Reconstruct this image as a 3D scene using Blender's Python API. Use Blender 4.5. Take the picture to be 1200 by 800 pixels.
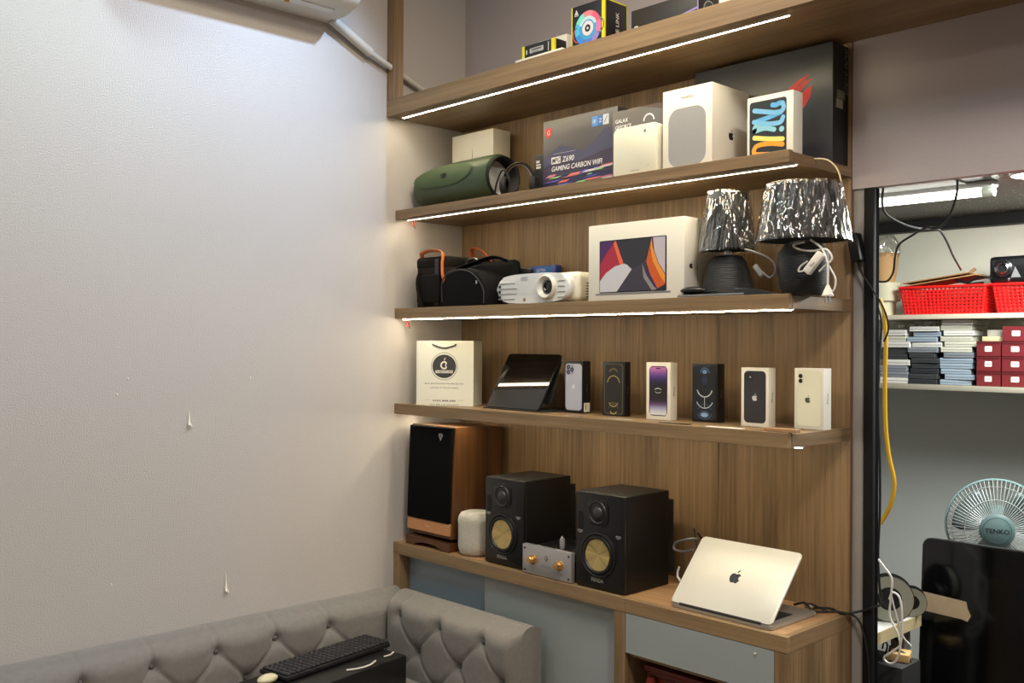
import bpy, bmesh, math, random
from mathutils import Vector, Matrix
random.seed(7)
for o in list(bpy.data.objects): bpy.data.objects.remove(o)
SC = bpy.context.scene; COL = SC.collection
# ------------------------------------------------------------------ camera
FPX, PITCH, ROLL, PHI = 1148.5225, .0041, .0056, .8045
CAM = Vector((2.8692, -2.4896, 1.5))
_r = Vector((math.cos(PHI), math.sin(PHI), 0))
FW = Vector((-math.sin(PHI)*math.cos(PITCH), math.cos(PHI)*math.cos(PITCH), math.sin(PITCH)))
_u = _r.cross(FW)
RT = _r*math.cos(ROLL)+_u*math.sin(ROLL); UP = _u*math.cos(ROLL)-_r*math.sin(ROLL)
cd = bpy.data.cameras.new('camera'); cam = bpy.data.objects.new('camera', cd); COL.objects.link(cam)
cd.sensor_width = 36; cd.lens = FPX*36/1200; cd.clip_start = .02
M4 = Matrix.Identity(4)
for i in range(3):
    M4[i][0] = RT[i]; M4[i][1] = UP[i]; M4[i][2] = -FW[i]; M4[i][3] = CAM[i]
cam.matrix_world = M4; SC.camera = cam
# ------------------------------------------------------------------ world, lights, exposure
SC.view_settings.view_transform = 'Standard'; SC.view_settings.look = 'None'
SC.view_settings.gamma = 1; SC.view_settings.use_curve_mapping = False
SC.view_settings.exposure = 0.05
w = bpy.data.worlds.new('world'); SC.world = w; w.use_nodes = True
w.node_tree.nodes['Background'].inputs[0].default_value = (.75, .8, .9, 1)
w.node_tree.nodes['Background'].inputs[1].default_value = .05
def area(name, loc, target, size, power, color, sy=None, spread=180):
    l = bpy.data.lights.new(name, 'AREA'); l.energy = power; l.color = color; l.size = size
    l.spread = math.radians(spread)
    if sy: l.shape = 'RECTANGLE'; l.size_y = sy
    o = bpy.data.objects.new(name, l); COL.objects.link(o); o.location = loc
    o.rotation_euler = (Vector(target)-Vector(loc)).to_track_quat('-Z', 'Y').to_euler(); o['kind'] = 'helper'
    return o
CEIL = 3.12
area('unseen_ceiling_light', (1.9, -3.2, CEIL-.05), (1.9, -3.2, 0), .6, 17, (1, .90, .77))
area('unseen_ceiling_light', (1.3, -1.0, CEIL-.05), (1.3, -1.0, 0), .4, 20, (1, .86, .66))  # added warm fill, brightens the wall beside the lower shelves
area('unseen_ceiling_light', (.55, -1.75, CEIL-.05), (.45, -1.75, 0), .2, 9, (.66, .92, 1))
area('unseen_ceiling_light', (2.9, -1.4, CEIL-.05), (2.9, -1.4, 0), .4, 46, (1, .92, .84))  # added fill from the right, lifts the header wall and drawer
sp = bpy.data.lights.new('ceiling_downlight', 'SPOT'); sp.energy = 92; sp.color = (.52, .71, 1); sp.spot_size = 1.3; sp.spot_blend = 1; sp.shadow_soft_size = .025
so = bpy.data.objects.new('ceiling_downlight', sp); COL.objects.link(so); so.location = (.93, -.36, CEIL-.04); so['kind'] = 'helper'
so.rotation_euler = (Vector((0, -1.15, 1.9))-so.location).to_track_quat('-Z', 'Y').to_euler()
LED_POWER = 56.0
TUBE_POWER = 6.0
OTHER_POWER = 46
# ------------------------------------------------------------------ pixel -> place helpers
def ray(x, y): return FW+(x-600)/FPX*RT-(y-400)/FPX*UP
def hy(x, y, v): d = ray(x, y); return CAM+d*((v-CAM.y)/d.y)
def hx(x, y, v): d = ray(x, y); return CAM+d*((v-CAM.x)/d.x)
def hz(x, y, v): d = ray(x, y); return CAM+d*((v-CAM.z)/d.z)
# ------------------------------------------------------------------ materials
def lin(c):
    return tuple((v/255/12.92 if v/255 <= .04045 else ((v/255+.055)/1.055)**2.4) for v in c)
_m = {}
def mat(c, rough=.5, metal=0, bump=0, bscale=200, var=0, vscale=8, coat=0, spec=.5, emit=0, alpha=1, trans=0, stretch=None, sheen=0, tag=''):
    key = (tuple(c), rough, metal, bump, bscale, var, vscale, coat, spec, emit, alpha, trans, stretch, sheen, tag)
    if key in _m: return _m[key]
    m = bpy.data.materials.new('surface_%d' % len(_m)); m.use_nodes = True; _m[key] = m
    nt = m.node_tree; b = nt.nodes['Principled BSDF']; L = lin(c)
    b.inputs['Base Color'].default_value = (*L, 1); b.inputs['Roughness'].default_value = rough
    b.inputs['Metallic'].default_value = metal; b.inputs['Specular IOR Level'].default_value = spec
    b.inputs['Coat Weight'].default_value = coat; b.inputs['Coat Roughness'].default_value = .05
    b.inputs['Sheen Weight'].default_value = sheen
    b.inputs['Transmission Weight'].default_value = trans; b.inputs['Alpha'].default_value = alpha
    if emit:
        b.inputs['Emission Color'].default_value = (*L, 1); b.inputs['Emission Strength'].default_value = emit
    if bump or var:
        tc = nt.nodes.new('ShaderNodeTexCoord'); mp = nt.nodes.new('ShaderNodeMapping')
        if stretch: mp.inputs['Scale'].default_value = stretch
        nt.links.new(tc.outputs['Object'], mp.inputs[0])
        if bump:
            n = nt.nodes.new('ShaderNodeTexNoise'); n.inputs['Scale'].default_value = bscale; n.inputs['Detail'].default_value = 3
            bp = nt.nodes.new('ShaderNodeBump'); bp.inputs['Strength'].default_value = bump; bp.inputs['Distance'].default_value = .002
            nt.links.new(mp.outputs[0], n.inputs['Vector']); nt.links.new(n.outputs[0], bp.inputs['Height']); nt.links.new(bp.outputs[0], b.inputs['Normal'])
        if var:
            n = nt.nodes.new('ShaderNodeTexNoise'); n.inputs['Scale'].default_value = vscale; n.inputs['Detail'].default_value = 4
            cr = nt.nodes.new('ShaderNodeMix'); cr.data_type = 'RGBA'
            cr.inputs[6].default_value = (*[v*(1-var) for v in L], 1); cr.inputs[7].default_value = (*[min(1, v*(1+var)) for v in L], 1)
            nt.links.new(mp.outputs[0], n.inputs['Vector']); nt.links.new(n.outputs[0], cr.inputs[0]); nt.links.new(cr.outputs[2], b.inputs['Base Color'])
    return m
def wood(c1, c2, axis, rough=.45, fine=90, tag=''):
    key = ('wood', c1, c2, axis, rough, fine, tag)
    if key in _m: return _m[key]
    m = bpy.data.materials.new('woodgrain_%d' % len(_m)); m.use_nodes = True; _m[key] = m
    nt = m.node_tree; b = nt.nodes['Principled BSDF']; b.inputs['Roughness'].default_value = rough
    tc = nt.nodes.new('ShaderNodeTexCoord'); mp = nt.nodes.new('ShaderNodeMapping')
    s = [1, 1, 1]; s[axis] = .03
    mp.inputs['Scale'].default_value = s; nt.links.new(tc.outputs['Object'], mp.inputs[0])
    n = nt.nodes.new('ShaderNodeTexNoise'); n.inputs['Scale'].default_value = fine; n.inputs['Detail'].default_value = 5; n.inputs['Roughness'].default_value = .65
    n2 = nt.nodes.new('ShaderNodeTexNoise'); n2.inputs['Scale'].default_value = fine*.13; n2.inputs['Detail'].default_value = 2
    ad = nt.nodes.new('ShaderNodeMath'); ad.operation = 'MULTIPLY_ADD'; ad.inputs[1].default_value = .6
    ad2 = nt.nodes.new('ShaderNodeMath'); ad2.operation = 'MULTIPLY'; ad2.inputs[1].default_value = .4
    cr = nt.nodes.new('ShaderNodeValToRGB'); cr.color_ramp.elements[0].position = .36; cr.color_ramp.elements[1].position = .64
    cr.color_ramp.elements[0].color = (*lin(c1), 1); cr.color_ramp.elements[1].color = (*lin(c2), 1)
    bp = nt.nodes.new('ShaderNodeBump'); bp.inputs['Strength'].default_value = .12; bp.inputs['Distance'].default_value = .001
    nt.links.new(mp.outputs[0], n.inputs['Vector']); nt.links.new(mp.outputs[0], n2.inputs['Vector'])
    nt.links.new(n2.outputs[0], ad2.inputs[0]); nt.links.new(n.outputs[0], ad.inputs[0]); nt.links.new(ad2.outputs[0], ad.inputs[2])
    nt.links.new(ad.outputs[0], cr.inputs[0]); nt.links.new(cr.outputs[0], b.inputs['Base Color'])
    nt.links.new(n.outputs[0], bp.inputs['Height']); nt.links.new(bp.outputs[0], b.inputs['Normal'])
    return m
W1, W2c = (104, 82, 55), (158, 130, 95)
WZ = wood(W1, W2c, 2); WX = wood((112, 89, 62), (154, 127, 92), 0); WY = wood(W1, (148, 121, 88), 1)
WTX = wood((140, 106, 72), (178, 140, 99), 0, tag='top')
BLACK = mat((14, 14, 15), .45); BLACKM = mat((22, 22, 23), .7, bump=.2, bscale=500); GLOSSB = mat((6, 6, 7), .08, spec=.6)
WHITE = mat((226, 222, 210), .4); PAPER = mat((232, 228, 214), .55); OFFW = mat((214, 210, 200), .45)
CHROME = mat((205, 205, 208), .18, 1); DKGREY = mat((52, 52, 54), .5); ALU = mat((214, 212, 206), .35, .35)
GREYPANEL = mat((156, 164, 164), .28, coat=.3, var=.05, vscale=4)
PI = math.pi
# ------------------------------------------------------------------ mesh builder
_tc = {}
def text2d(s):
    if s in _tc: return _tc[s]
    cu = bpy.data.curves.new('t', 'FONT'); cu.body = s; cu.size = 1; cu.offset = .012; cu.resolution_u = 3
    o = bpy.data.objects.new('t', cu); COL.objects.link(o)
    dg = bpy.context.evaluated_depsgraph_get(); me = bpy.data.meshes.new_from_object(o.evaluated_get(dg))
    vs = [(v.co.x, v.co.y) for v in me.vertices]; fs = [tuple(p.vertices) for p in me.polygons]
    bpy.data.objects.remove(o); bpy.data.curves.remove(cu); bpy.data.meshes.remove(me)
    _tc[s] = (vs, fs); return _tc[s]
def smooth_path(pts, n=6):
    P = [Vector(p) for p in pts]
    if len(P) < 3: return P
    out = []
    Q = [P[0]*2-P[1]]+P+[P[-1]*2-P[-2]]
    for i in range(1, len(Q)-2):
        a, b, c, d = Q[i-1:i+3]
        for k in range(n):
            t = k/n
            out.append(.5*((2*b)+(c-a)*t+(2*a-5*b+4*c-d)*t*t+(3*b-a-3*c+d)*t**3))
    out.append(P[-1]); return out
class MB:
    def __init__(s): s.bm = bmesh.new(); s.mats = []
    def mi(s, m):
        if m not in s.mats: s.mats.append(m)
        return s.mats.index(m)
    def _fin(s, faces, m, verts=None, M=None):
        i = s.mi(m)
        for f in faces: f.material_index = i
        if M is not None:
            vs = verts if verts is not None else {v for f in faces for v in f.verts}
            for v in vs: v.co = M @ v.co
    def box(s, x0, x1, y0, y1, z0, z1, m, bev=0, seg=2, M=None):
        c = [s.bm.verts.new(p) for p in ((x0,y0,z0),(x1,y0,z0),(x1,y1,z0),(x0,y1,z0),(x0,y0,z1),(x1,y0,z1),(x1,y1,z1),(x0,y1,z1))]
        F = [s.bm.faces.new([c[i] for i in q]) for q in ((3,2,1,0),(4,5,6,7),(0,1,5,4),(1,2,6,5),(2,3,7,6),(3,0,4,7))]
        if bev > 0:
            ed = list({e for f in F for e in f.edges})
            r = bmesh.ops.bevel(s.bm, geom=ed, offset=bev, segments=seg, affect='EDGES', profile=.5, clamp_overlap=True)
            vs = {v for f in r['faces'] for v in f.verts} | {v for f in F if f.is_valid for v in f.verts}
            fs = {f for v in vs for f in v.link_faces}
            s._fin(fs, m, vs, M)
        else: s._fin(F, m, c, M)
        return s
    def prism(s, pts, d0, d1, m, P, bev=0, seg=2):
        # pts 2d (u,v) CCW; P(u,v,d)->Vector ; d0 front
        a = [s.bm.verts.new(P(u, v, d0)) for u, v in pts]; b = [s.bm.verts.new(P(u, v, d1)) for u, v in pts]
        n = len(pts); F = [s.bm.faces.new(a), s.bm.faces.new(b[::-1])]
        for i in range(n): F.append(s.bm.faces.new((a[(i+1) % n], a[i], b[i], b[(i+1) % n])))
        if bev:
            ed = list(F[0].edges)+list(F[1].edges)
            r = bmesh.ops.bevel(s.bm, geom=ed, offset=bev, segments=seg, affect='EDGES', profile=.5, clamp_overlap=True)
            vs = {v for f in r['faces'] for v in f.verts} | set(v for f in F if f.is_valid for v in f.verts)
            F = {f for v in vs for f in v.link_faces}
        s._fin(F, m); return s
    def tube(s, pts, r, m, n=8, smooth=True, closed=False, sub=6, flat=None):
        P = smooth_path(pts, sub) if smooth else [Vector(p) for p in pts]
        N = len(P); rings = []; prev = None
        for i, p in enumerate(P):
            t = (P[min(i+1, N-1)]-P[max(i-1, 0)])
            if t.length < 1e-9: t = Vector((0, 0, 1))
            t.normalize()
            if prev is None:
                a = Vector((0, 0, 1)) if abs(t.z) < .9 else Vector((1, 0, 0)); x = t.cross(a).normalized()
            else:
                x = (prev-t*prev.dot(t)); x = x.normalized() if x.length > 1e-6 else t.cross(Vector((0, 0, 1))).normalized()
            prev = x; y = t.cross(x)
            rr = r(i/(N-1)) if callable(r) else r
            fx, fy = flat if flat else (1, 1)
            rings.append([s.bm.verts.new(p+x*math.cos(2*math.pi*k/n)*rr*fx+y*math.sin(2*math.pi*k/n)*rr*fy) for k in range(n)])
        F = []
        for i in range(N-1):
            for k in range(n): F.append(s.bm.faces.new((rings[i][k], rings[i][(k+1) % n], rings[i+1][(k+1) % n], rings[i+1][k])))
        F.append(s.bm.faces.new(rings[0][::-1])); F.append(s.bm.faces.new(rings[-1]))
        s._fin(F, m); return s
    def lathe(s, prof, m, n=36, M=None, fn=None, caps=True):
        # prof [(r,z)] around z
        rings = []; V = []
        for r, z in prof:
            ring = []
            for k in range(n):
                a = 2*math.pi*k/n; rr = r*(fn(a, z) if fn else 1)
                ring.append(s.bm.verts.new((rr*math.cos(a), rr*math.sin(a), z)))
            rings.append(ring); V += ring
        F = []
        for i in range(len(rings)-1):
            for k in range(n): F.append(s.bm.faces.new((rings[i][k], rings[i][(k+1) % n], rings[i+1][(k+1) % n], rings[i+1][k])))
        if caps:
            F.append(s.bm.faces.new(rings[0][::-1])); F.append(s.bm.faces.new(rings[-1]))
        s._fin(F, m, V, M); return s
    def ball(s, c, r, m, n=12, sc=(1, 1, 1)):
        g = bmesh.ops.create_uvsphere(s.bm, u_segments=n, v_segments=max(6, n//2), radius=r)
        F = {f for v in g['verts'] for f in v.link_faces}
        s._fin(F, m, g['verts'], Matrix.Translation(c) @ Matrix.Diagonal((*sc, 1))); return s
    def face(s, pts, m):
        f = s.bm.faces.new([s.bm.verts.new(p) for p in pts]); s._fin([f], m); return s
    def build(s, name, parent=None, angle=35, recalc=False):
        if recalc: bmesh.ops.recalc_face_normals(s.bm, faces=s.bm.faces)
        me = bpy.data.meshes.new(name); s.bm.to_mesh(me); s.bm.free()
        for m in s.mats: me.materials.append(m)
        me.polygons.foreach_set('use_smooth', [True]*len(me.polygons)); me.set_sharp_from_angle(angle=math.radians(angle))
        o = bpy.data.objects.new(name, me); COL.objects.link(o)
        if parent is not None: o.parent = parent
        return o
EPS = .0003
class Pr:      # flat printing on a face: origin O, unit axes U,V
    def __init__(s, mb, O, U, V):
        s.mb = mb; s.O = Vector(O); s.U = Vector(U); s.V = Vector(V); s.N = s.U.cross(s.V)
    def P(s, u, v, k): return s.O+s.U*u+s.V*v+s.N*(EPS*k)
    def poly(s, pts, m, k=1):
        a = sum(pts[i][0]*pts[(i+1) % len(pts)][1]-pts[(i+1) % len(pts)][0]*pts[i][1] for i in range(len(pts)))
        if a < 0: pts = pts[::-1]
        s.mb.face([s.P(u, v, k) for u, v in pts], m)
    def rect(s, u0, v0, u1, v1, m, k=1): s.poly([(u0, v0), (u1, v0), (u1, v1), (u0, v1)], m, k)
    def ell(s, cu, cv, ru, rv, m, k=1, n=28): s.poly([(cu+ru*math.cos(2*math.pi*i/n), cv+rv*math.sin(2*math.pi*i/n)) for i in range(n)], m, k)
    def rrect(s, u0, v0, u1, v1, r, m, k=1): s.poly(rr_pts(u0, v0, u1, v1, r), m, k)
    def arc(s, cu, cv, r0, r1, a0, a1, m, k=1, n=20, sy=1):
        for i in range(n):
            A = math.radians(a0+(a1-a0)*i/n); B = math.radians(a0+(a1-a0)*(i+1)/n)
            s.poly([(cu+r0*math.cos(A), cv+sy*r0*math.sin(A)), (cu+r1*math.cos(A), cv+sy*r1*math.sin(A)), (cu+r1*math.cos(B), cv+sy*r1*math.sin(B)), (cu+r0*math.cos(B), cv+sy*r0*math.sin(B))], m, k)
    def stroke(s, pts, wd, m, k=1, n=6):
        P = [Vector((p[0], p[1], 0)) for p in pts]; P = smooth_path(P, n) if len(P) > 2 else P
        L, Rr_ = [], []
        for i in range(len(P)):
            d = (P[min(i+1, len(P)-1)]-P[max(i-1, 0)]).normalized(); q = Vector((-d.y, d.x, 0))*wd/2
            L.append(P[i]+q); Rr_.append(P[i]-q)
        for i in range(len(P)-1):
            s.poly([(Rr_[i].x, Rr_[i].y), (Rr_[i+1].x, Rr_[i+1].y), (L[i+1].x, L[i+1].y), (L[i].x, L[i].y)], m, k)
        for p, sg, d in ((P[0], -1, (P[1]-P[0]).normalized()), (P[-1], 1, (P[-1]-P[-2]).normalized())):
            a0 = math.atan2(d.y, d.x)*1.0+(PI if sg < 0 else 0)
            s.poly([(p.x+wd/2*math.cos(a0-PI/2+PI*i/8), p.y+wd/2*math.sin(a0-PI/2+PI*i/8)) for i in range(9)], m, k)
    def text(s, t, u, v, h, m, k=1, width=None, shear=0, rot=0, align='l', cap=.7):
        vs, fs = text2d(t)
        x0 = min(a[0] for a in vs); x1 = max(a[0] for a in vs); sc = h/cap
        sx = width/(x1-x0) if width else sc
        wd = (x1-x0)*sx; off = -x0*sx-(wd/2 if align == 'c' else 0)
        cr, sr = math.cos(rot), math.sin(rot); V = []
        for a, b in vs:
            p = a*sx+off+shear*b*sc; q = b*sc
            V.append(s.mb.bm.verts.new(s.P(u+p*cr-q*sr, v+p*sr+q*cr, k)))
        F = []
        for f in fs:
            try: F.append(s.mb.bm.faces.new([V[i] for i in f]))
            except ValueError: pass
        for f in F:
            f.normal_update()
            if f.normal.dot(s.N) < 0: f.normal_flip()
        s.mb._fin(F, m)
    def apple(s, cu, cv, h, m, k=1):
        q = h/1.18
        b = [(0,.27),(.12,.33),(.25,.34),(.37,.27),(.42,.2),(.33,.12),(.29,0),(.33,-.12),(.44,-.2),(.38,-.35),(.27,-.48),(.17,-.5),(.05,-.46),(-.05,-.46),(-.17,-.5),(-.28,-.44),(-.38,-.3),(-.45,-.1),(-.45,.08),(-.38,.24),(-.25,.33),(-.1,.32)]
        l = [(0,.4),(.02,.52),(.1,.63),(.2,.68),(.19,.55),(.1,.44)]
        s.poly([(cu+a*q, cv+(c-.09)*q) for a, c in b], m, k); s.poly([(cu+a*q, cv+(c-.09)*q) for a, c in l], m, k)
def rr_pts(u0, v0, u1, v1, r, n=6):
    o = []
    for cx, cy, a in ((u1-r, v1-r, 0), (u0+r, v1-r, 90), (u0+r, v0+r, 180), (u1-r, v0+r, 270)):
        for i in range(n+1):
            t = math.radians(a+90*i/n); o.append((cx+r*math.cos(t), cy+r*math.sin(t)))
    return o
def front(mb, x0, y, z0): return Pr(mb, (x0, y, z0), (1, 0, 0), (0, 0, 1))
def side(mb, x, y0, z0): return Pr(mb, (x, y0, z0), (0, 1, 0), (0, 0, 1))
def topf(mb, x0, y0, z): return Pr(mb, (x0, y0, z), (1, 0, 0), (0, 1, 0))
# ------------------------------------------------------------------ scene bookkeeping
def tag(o, label, cat, group=None):
    o['label'] = label; o['category'] = cat
    if group: o['group'] = group
    return o
def thing(name, label, cat, loc=(0, 0, 0), rz=0, group=None):
    o = bpy.data.objects.new(name, None); COL.objects.link(o); o.location = loc; o.rotation_euler = (0, 0, rz)
    o.empty_display_size = .02
    return tag(o, label, cat, group)
def struct(o): o['kind'] = 'structure'; return o
def T(x, y, z): return Matrix.Translation((x, y, z))
def Rx(a): return Matrix.Rotation(a, 4, 'X')
def Ry(a): return Matrix.Rotation(a, 4, 'Y')
def Rz(a): return Matrix.Rotation(a, 4, 'Z')
PI = math.pi
Z1, Z2, Z3, Z4, ZC = 2.383, 1.989, 1.6325, 1.2874, .784   # tops of the boards' front nosings, and the counter
LIP = .004
W = 1.6; D = .322; D1 = .364
B1, B2, B3, B4 = Z1-LIP, Z2-LIP, Z3-LIP, Z4-LIP             # board tops behind the nosing
# ================================================================== STRUCTURE
WALLM = mat((192, 187, 183), .38, bump=.6, bscale=230, var=.03, vscale=2, tag='wallL')
WALLB = mat((172, 162, 162), .38, bump=.25, bscale=120, var=.03, vscale=2, tag='wallB')
m = MB(); m.box(-.12, 0, -5.2, .06, 0, CEIL, WALLM); struct(m.build('wall_left'))
m = MB(); m.box(-.12, 5.2, -5.3, -5.2, 0, CEIL, WALLM); struct(m.build('wall_front'))
m = MB(); m.box(5.2, 5.3, -5.3, .06, 0, CEIL, WALLM); struct(m.build('wall_right'))
m = MB(); m.box(-.12, 5.3, -5.3, .2, CEIL, CEIL+.1, mat((205, 203, 198), .8)); struct(m.build('ceiling'))
m = MB(); m.box(-.12, 5.3, -5.3, 2.2, -.1, 0, mat((120, 104, 88), .35, var=.1)); struct(m.build('floor'))
HB = 1.925    # underside of the header over the opening
m = MB(); m.box(-.12, 1.602, .012, .03, 0, CEIL, WALLB)
m.box(1.602, 5.2, 0, .03, HB, CEIL, WALLB); m.box(3.3, 5.2, 0, .16, 0, HB, WALLB)
struct(m.build('wall_back'))
m = MB(); m.box(1.603, 1.637, .006, .03, 0, HB, mat((150, 146, 142), .5, bump=.2, bscale=200)); struct(m.build('trim_1'))
m = MB(); pm = mat((20, 20, 21), .7, spec=.2); pm2 = mat((10, 10, 10), .95, spec=.05)
m.box(1.637, 1.664, -.004, .012, 0, HB-.001, pm, .002); m.box(1.637, 1.6635, .0125, .03, 0, HB-.001, pm2)
struct(m.build('door_1'))
# other room
OW = mat((176, 180, 176), .6, bump=.3, bscale=60, var=.05, vscale=3, tag='ow')
OWU = mat((226, 226, 208), .6, bump=.25, bscale=60, var=.04, vscale=5, tag='owu')
OYB = 1.6; OC = 2.03
m = MB(); m.box(.2, 3.6, OYB, OYB+.1, 0, 1.35, OW); m.box(.2, 3.6, OYB, OYB+.1, 1.35, 1.985, OWU); struct(m.build('wall_other_back'))
m = MB(); m.box(.1, .2, .16, OYB+.1, 0, OC, OW); struct(m.build('wall_other_left'))
m = MB(); m.box(3.6, 3.7, .16, OYB+.1, 0, OC, OW); struct(m.build('wall_other_right'))
def speckle():
    m = bpy.data.materials.new('speckled_board'); m.use_nodes = True; nt = m.node_tree; b = nt.nodes['Principled BSDF']
    tc = nt.nodes.new('ShaderNodeTexCoord'); v = nt.nodes.new('ShaderNodeTexVoronoi'); v.inputs['Scale'].default_value = 38
    n = nt.nodes.new('ShaderNodeTexNoise'); n.inputs['Scale'].default_value = 25; n.inputs['Detail'].default_value = 6
    cr = nt.nodes.new('ShaderNodeValToRGB'); cr.color_ramp.elements[0].position = .10; cr.color_ramp.elements[0].color = (.7, .68, .6, 1)
    cr.color_ramp.elements[1].position = .2; cr.color_ramp.elements[1].color = (.045, .042, .036, 1)
    nt.links.new(tc.outputs['Object'], v.inputs['Vector']); nt.links.new(v.outputs['Distance'], cr.inputs[0]); nt.links.new(cr.outputs[0], b.inputs['Base Color'])
    bp = nt.nodes.new('ShaderNodeBump'); bp.inputs['Strength'].default_value = .35; bp.inputs['Distance'].default_value = .004
    nt.links.new(tc.outputs['Object'], n.inputs['Vector']); nt.links.new(n.outputs[0], bp.inputs['Height']); nt.links.new(bp.outputs[0], b.inputs['Normal'])
    b.inputs['Roughness'].default_value = .38; return m
SPK = speckle()
m = MB(); m.box(.1, 3.7, .16, OYB+.1, OC, OC+.08, SPK); struct(m.build('ceiling_other'))
m = MB(); m.box(.2, 3.6, OYB-.05, OYB-.001, 1.985, OC, mat((12, 12, 12), .6)); struct(m.build('shade_band'))  # black band put in for the shade where far wall meets ceiling
# ================================================================== SHELVING
# back panel boards
sh = thing('shelving_unit', 'tall brown woodgrain wall shelving with four long boards, back panelling and grey post', 'shelves', (0, 0, 0))
sh['label'] = 'tall brown woodgrain wall shelving with back panels and long boards'
seams = [0, hy(727, 520, 0).x, hy(842, 540, 0).x, W]
for a, b in zip(seams[:-1], seams[1:]):
    m = MB(); m.box(a+.0006, b-.0006, 0, .011, ZC-.75, 2.33, WZ, .0008, 1); m.build('back_panel', sh)
def board(zt, zb, depth, x1, bt):
    m = MB(); m.box(.0005, x1, -depth, -depth+.018, zb, zt, WX, .0006, 1)
    m.box(.0005, x1, -depth+.018, -.0005, zb, bt, WX); o = m.build('shelf_board', sh)
    if x1 == W: m = MB(); m.box(W, W+.0012, -depth+.0185, -.001, zb+.0003, bt-.0003, WY, .0003, 1); m.build('end_band', o)
    return o
board(Z1, 2.323, D1, 3.0, B1); board(Z2, 1.958, D, W, B2); board(Z3, 1.5957, D, W, B3); board(Z4, 1.2496, D, W, B4)
# thin lower front strip under the top board
m = MB(); m.box(.0005, .04, -D1, -D1+.045, Z1, 3.11, WZ, .001, 1); m.build('upright_post', sh)
# shelf edge trim on the right side of the panels
m = MB(); m.box(W, W+.0025, -.004, .011, ZC-.75, 2.322, wood((96, 72, 50), (120, 92, 66), 2), .0005, 1); m.build('edge_trim', sh)
LEDM = mat((255, 238, 204), .5, emit=LED_POWER, tag='led'); LEDB = mat((225, 222, 210), .5)
def led(z, y, x0, x1, lab, dots=False):
    t = thing('led_strip_light', lab, 'led strip', ((x0+x1)/2, y, z), 0, 'led strips under the shelf boards')
    h = (x1-x0)/2
    m = MB(); m.box(-h, h, -.006, .006, -.0025, 0, LEDB)
    if not dots: m.box(-h, h, -.0062, -.0052, -.0052, 0, LEDB)  # front lip added to block strip light from the board nosing
    m.build('backing', t)
    m = MB(); m.box(-h+.003, h-.003, -.0045, .0045, -.0045, -.0025, LEDM, .001, 1); m.build('diffuser', t)
led(2.323, -.322, .04, 1.6, 'glowing white led strip under the top shelf board, above the boxes')
led(1.958, -.285, .022, 1.6, 'glowing white led strip under the board that carries the green speaker')
led(1.5957, -.3, .022, 1.6, 'glowing white led strip under the board that carries the projector', True)
led(1.2496, -.25, .022, 1.6, 'led strip under the board that carries the phone boxes', True)
RED = mat((150, 40, 28), .5)
for z, px, py, lab in ((1.958, 484, 268, 'small red and black wire end hanging below the green speaker board'), (1.5957, 478, 378, 'small red and black wire end hanging below the camera bag board')):
    p = hy(px, py-5, -.285); m = MB()
    x, y = max(p.x, .02), -.285
    m.tube([(x, y, z-.0005), (x-.004, y-.004, z-.015), (x+.006, y-.002, z-.03), (x+.008, y, z-.012)], .0018, RED)
    m.tube([(x+.004, y+.003, z-.0005), (x, y, z-.012), (x+.012, y, z-.036)], .002, BLACK); tag(m.build('wire_end'), lab, 'wire')
# ================================================================== COUNTER UNITS
CX = hy(726, 700, -D).x       # middle leg centre
cb = ZC-.04
t = thing('worktop', 'long brown woodgrain worktop carrying the speakers and the laptop', 'worktop', (0, 0, cb))
m = MB(); m.box(.0005, CX+.02, -D, -D+.02, 0, .04, WX, .0006, 1); m.box(.0005, CX+.02, -D+.02, -.0005, 0, .0398, WTX); m.build('front_edge', t)
m = MB(); m.box(CX+.0205, W, -D, -D+.02, 0, .04, WX, .0006, 1); m.box(CX+.0205, W-.02, -D+.02, -.0005, 0, .0398, WTX); m.box(W-.02, W, -D+.02, -.0005, 0, .04, WY); m.build('top_board', t)
t = thing('low_cabinet', 'low wall cabinet with pale grey-blue sliding fronts behind the sofa', 'cabinet', (0, 0, 0))
m = MB(); m.box(.001, .033, -D+.001, -.002, 0, cb-.0003, WZ, .0006, 1); m.build('side_panel', t)
m = MB(); m.box(CX-.02, CX+.02, -D+.001, -.002, 0, cb-.0003, WZ, .0006, 1); m.build('side_panel', t)
JX = hy(572, 690, -D+.045).x
m = MB(); m.box(.034, JX+.03, -D+.05, -D+.066, .05, cb-.001, mat((140, 156, 168), .28, coat=.3, var=.04, vscale=4)); m.build('door', t)
m = MB(); m.box(JX, CX-.0205, -D+.03, -D+.046, .05, cb-.001, GREYPANEL); m.build('door', t)
m = MB(); m.box(.034, CX-.021, -D+.05, -.003, 0, .049, WX); m.build('plinth', t)
t = thing('drawer_cabinet', 'brown woodgrain end cabinet with a pale grey drawer under the laptop', 'cabinet', (0, 0, 0))
m = MB(); m.box(W-.035, W-.0005, -D+.001, -.002, 0, cb-.0003, WZ, .0008, 1); m.build('side_panel', t)
dz1 = cb-.0015; dz0 = dz1-.112
d = MB(); d.box(CX+.022, W-.0365, -D+.001, -D+.018, dz0, dz1, GREYPANEL, .0006, 1); dr = d.build('drawer', t)
q = hy(885, 755, -D)
m = MB(); m.ball((q.x, -D-.001, dz1-.018), .0028, WHITE, 8); tag(m.build('paint_fleck', t), '', '') if 0 else m.build('paint_speck', dr)
m = MB(); m.box(CX+.022, W-.0365, -.2, -.19, dz0, dz1, WX); m.box(CX+.022, W-.0365, -D+.02, -.003, dz0-.014, dz0-.001, WX); m.build('drawer_box', t)
m = MB(); m.box(CX+.021, W-.0365, -.012, -.003, 0, dz0-.015, WZ); m.box(CX+.021, W-.0365, -D+.02, -.013, .05, .0815, WX); m.build('back_and_base', t)
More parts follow.
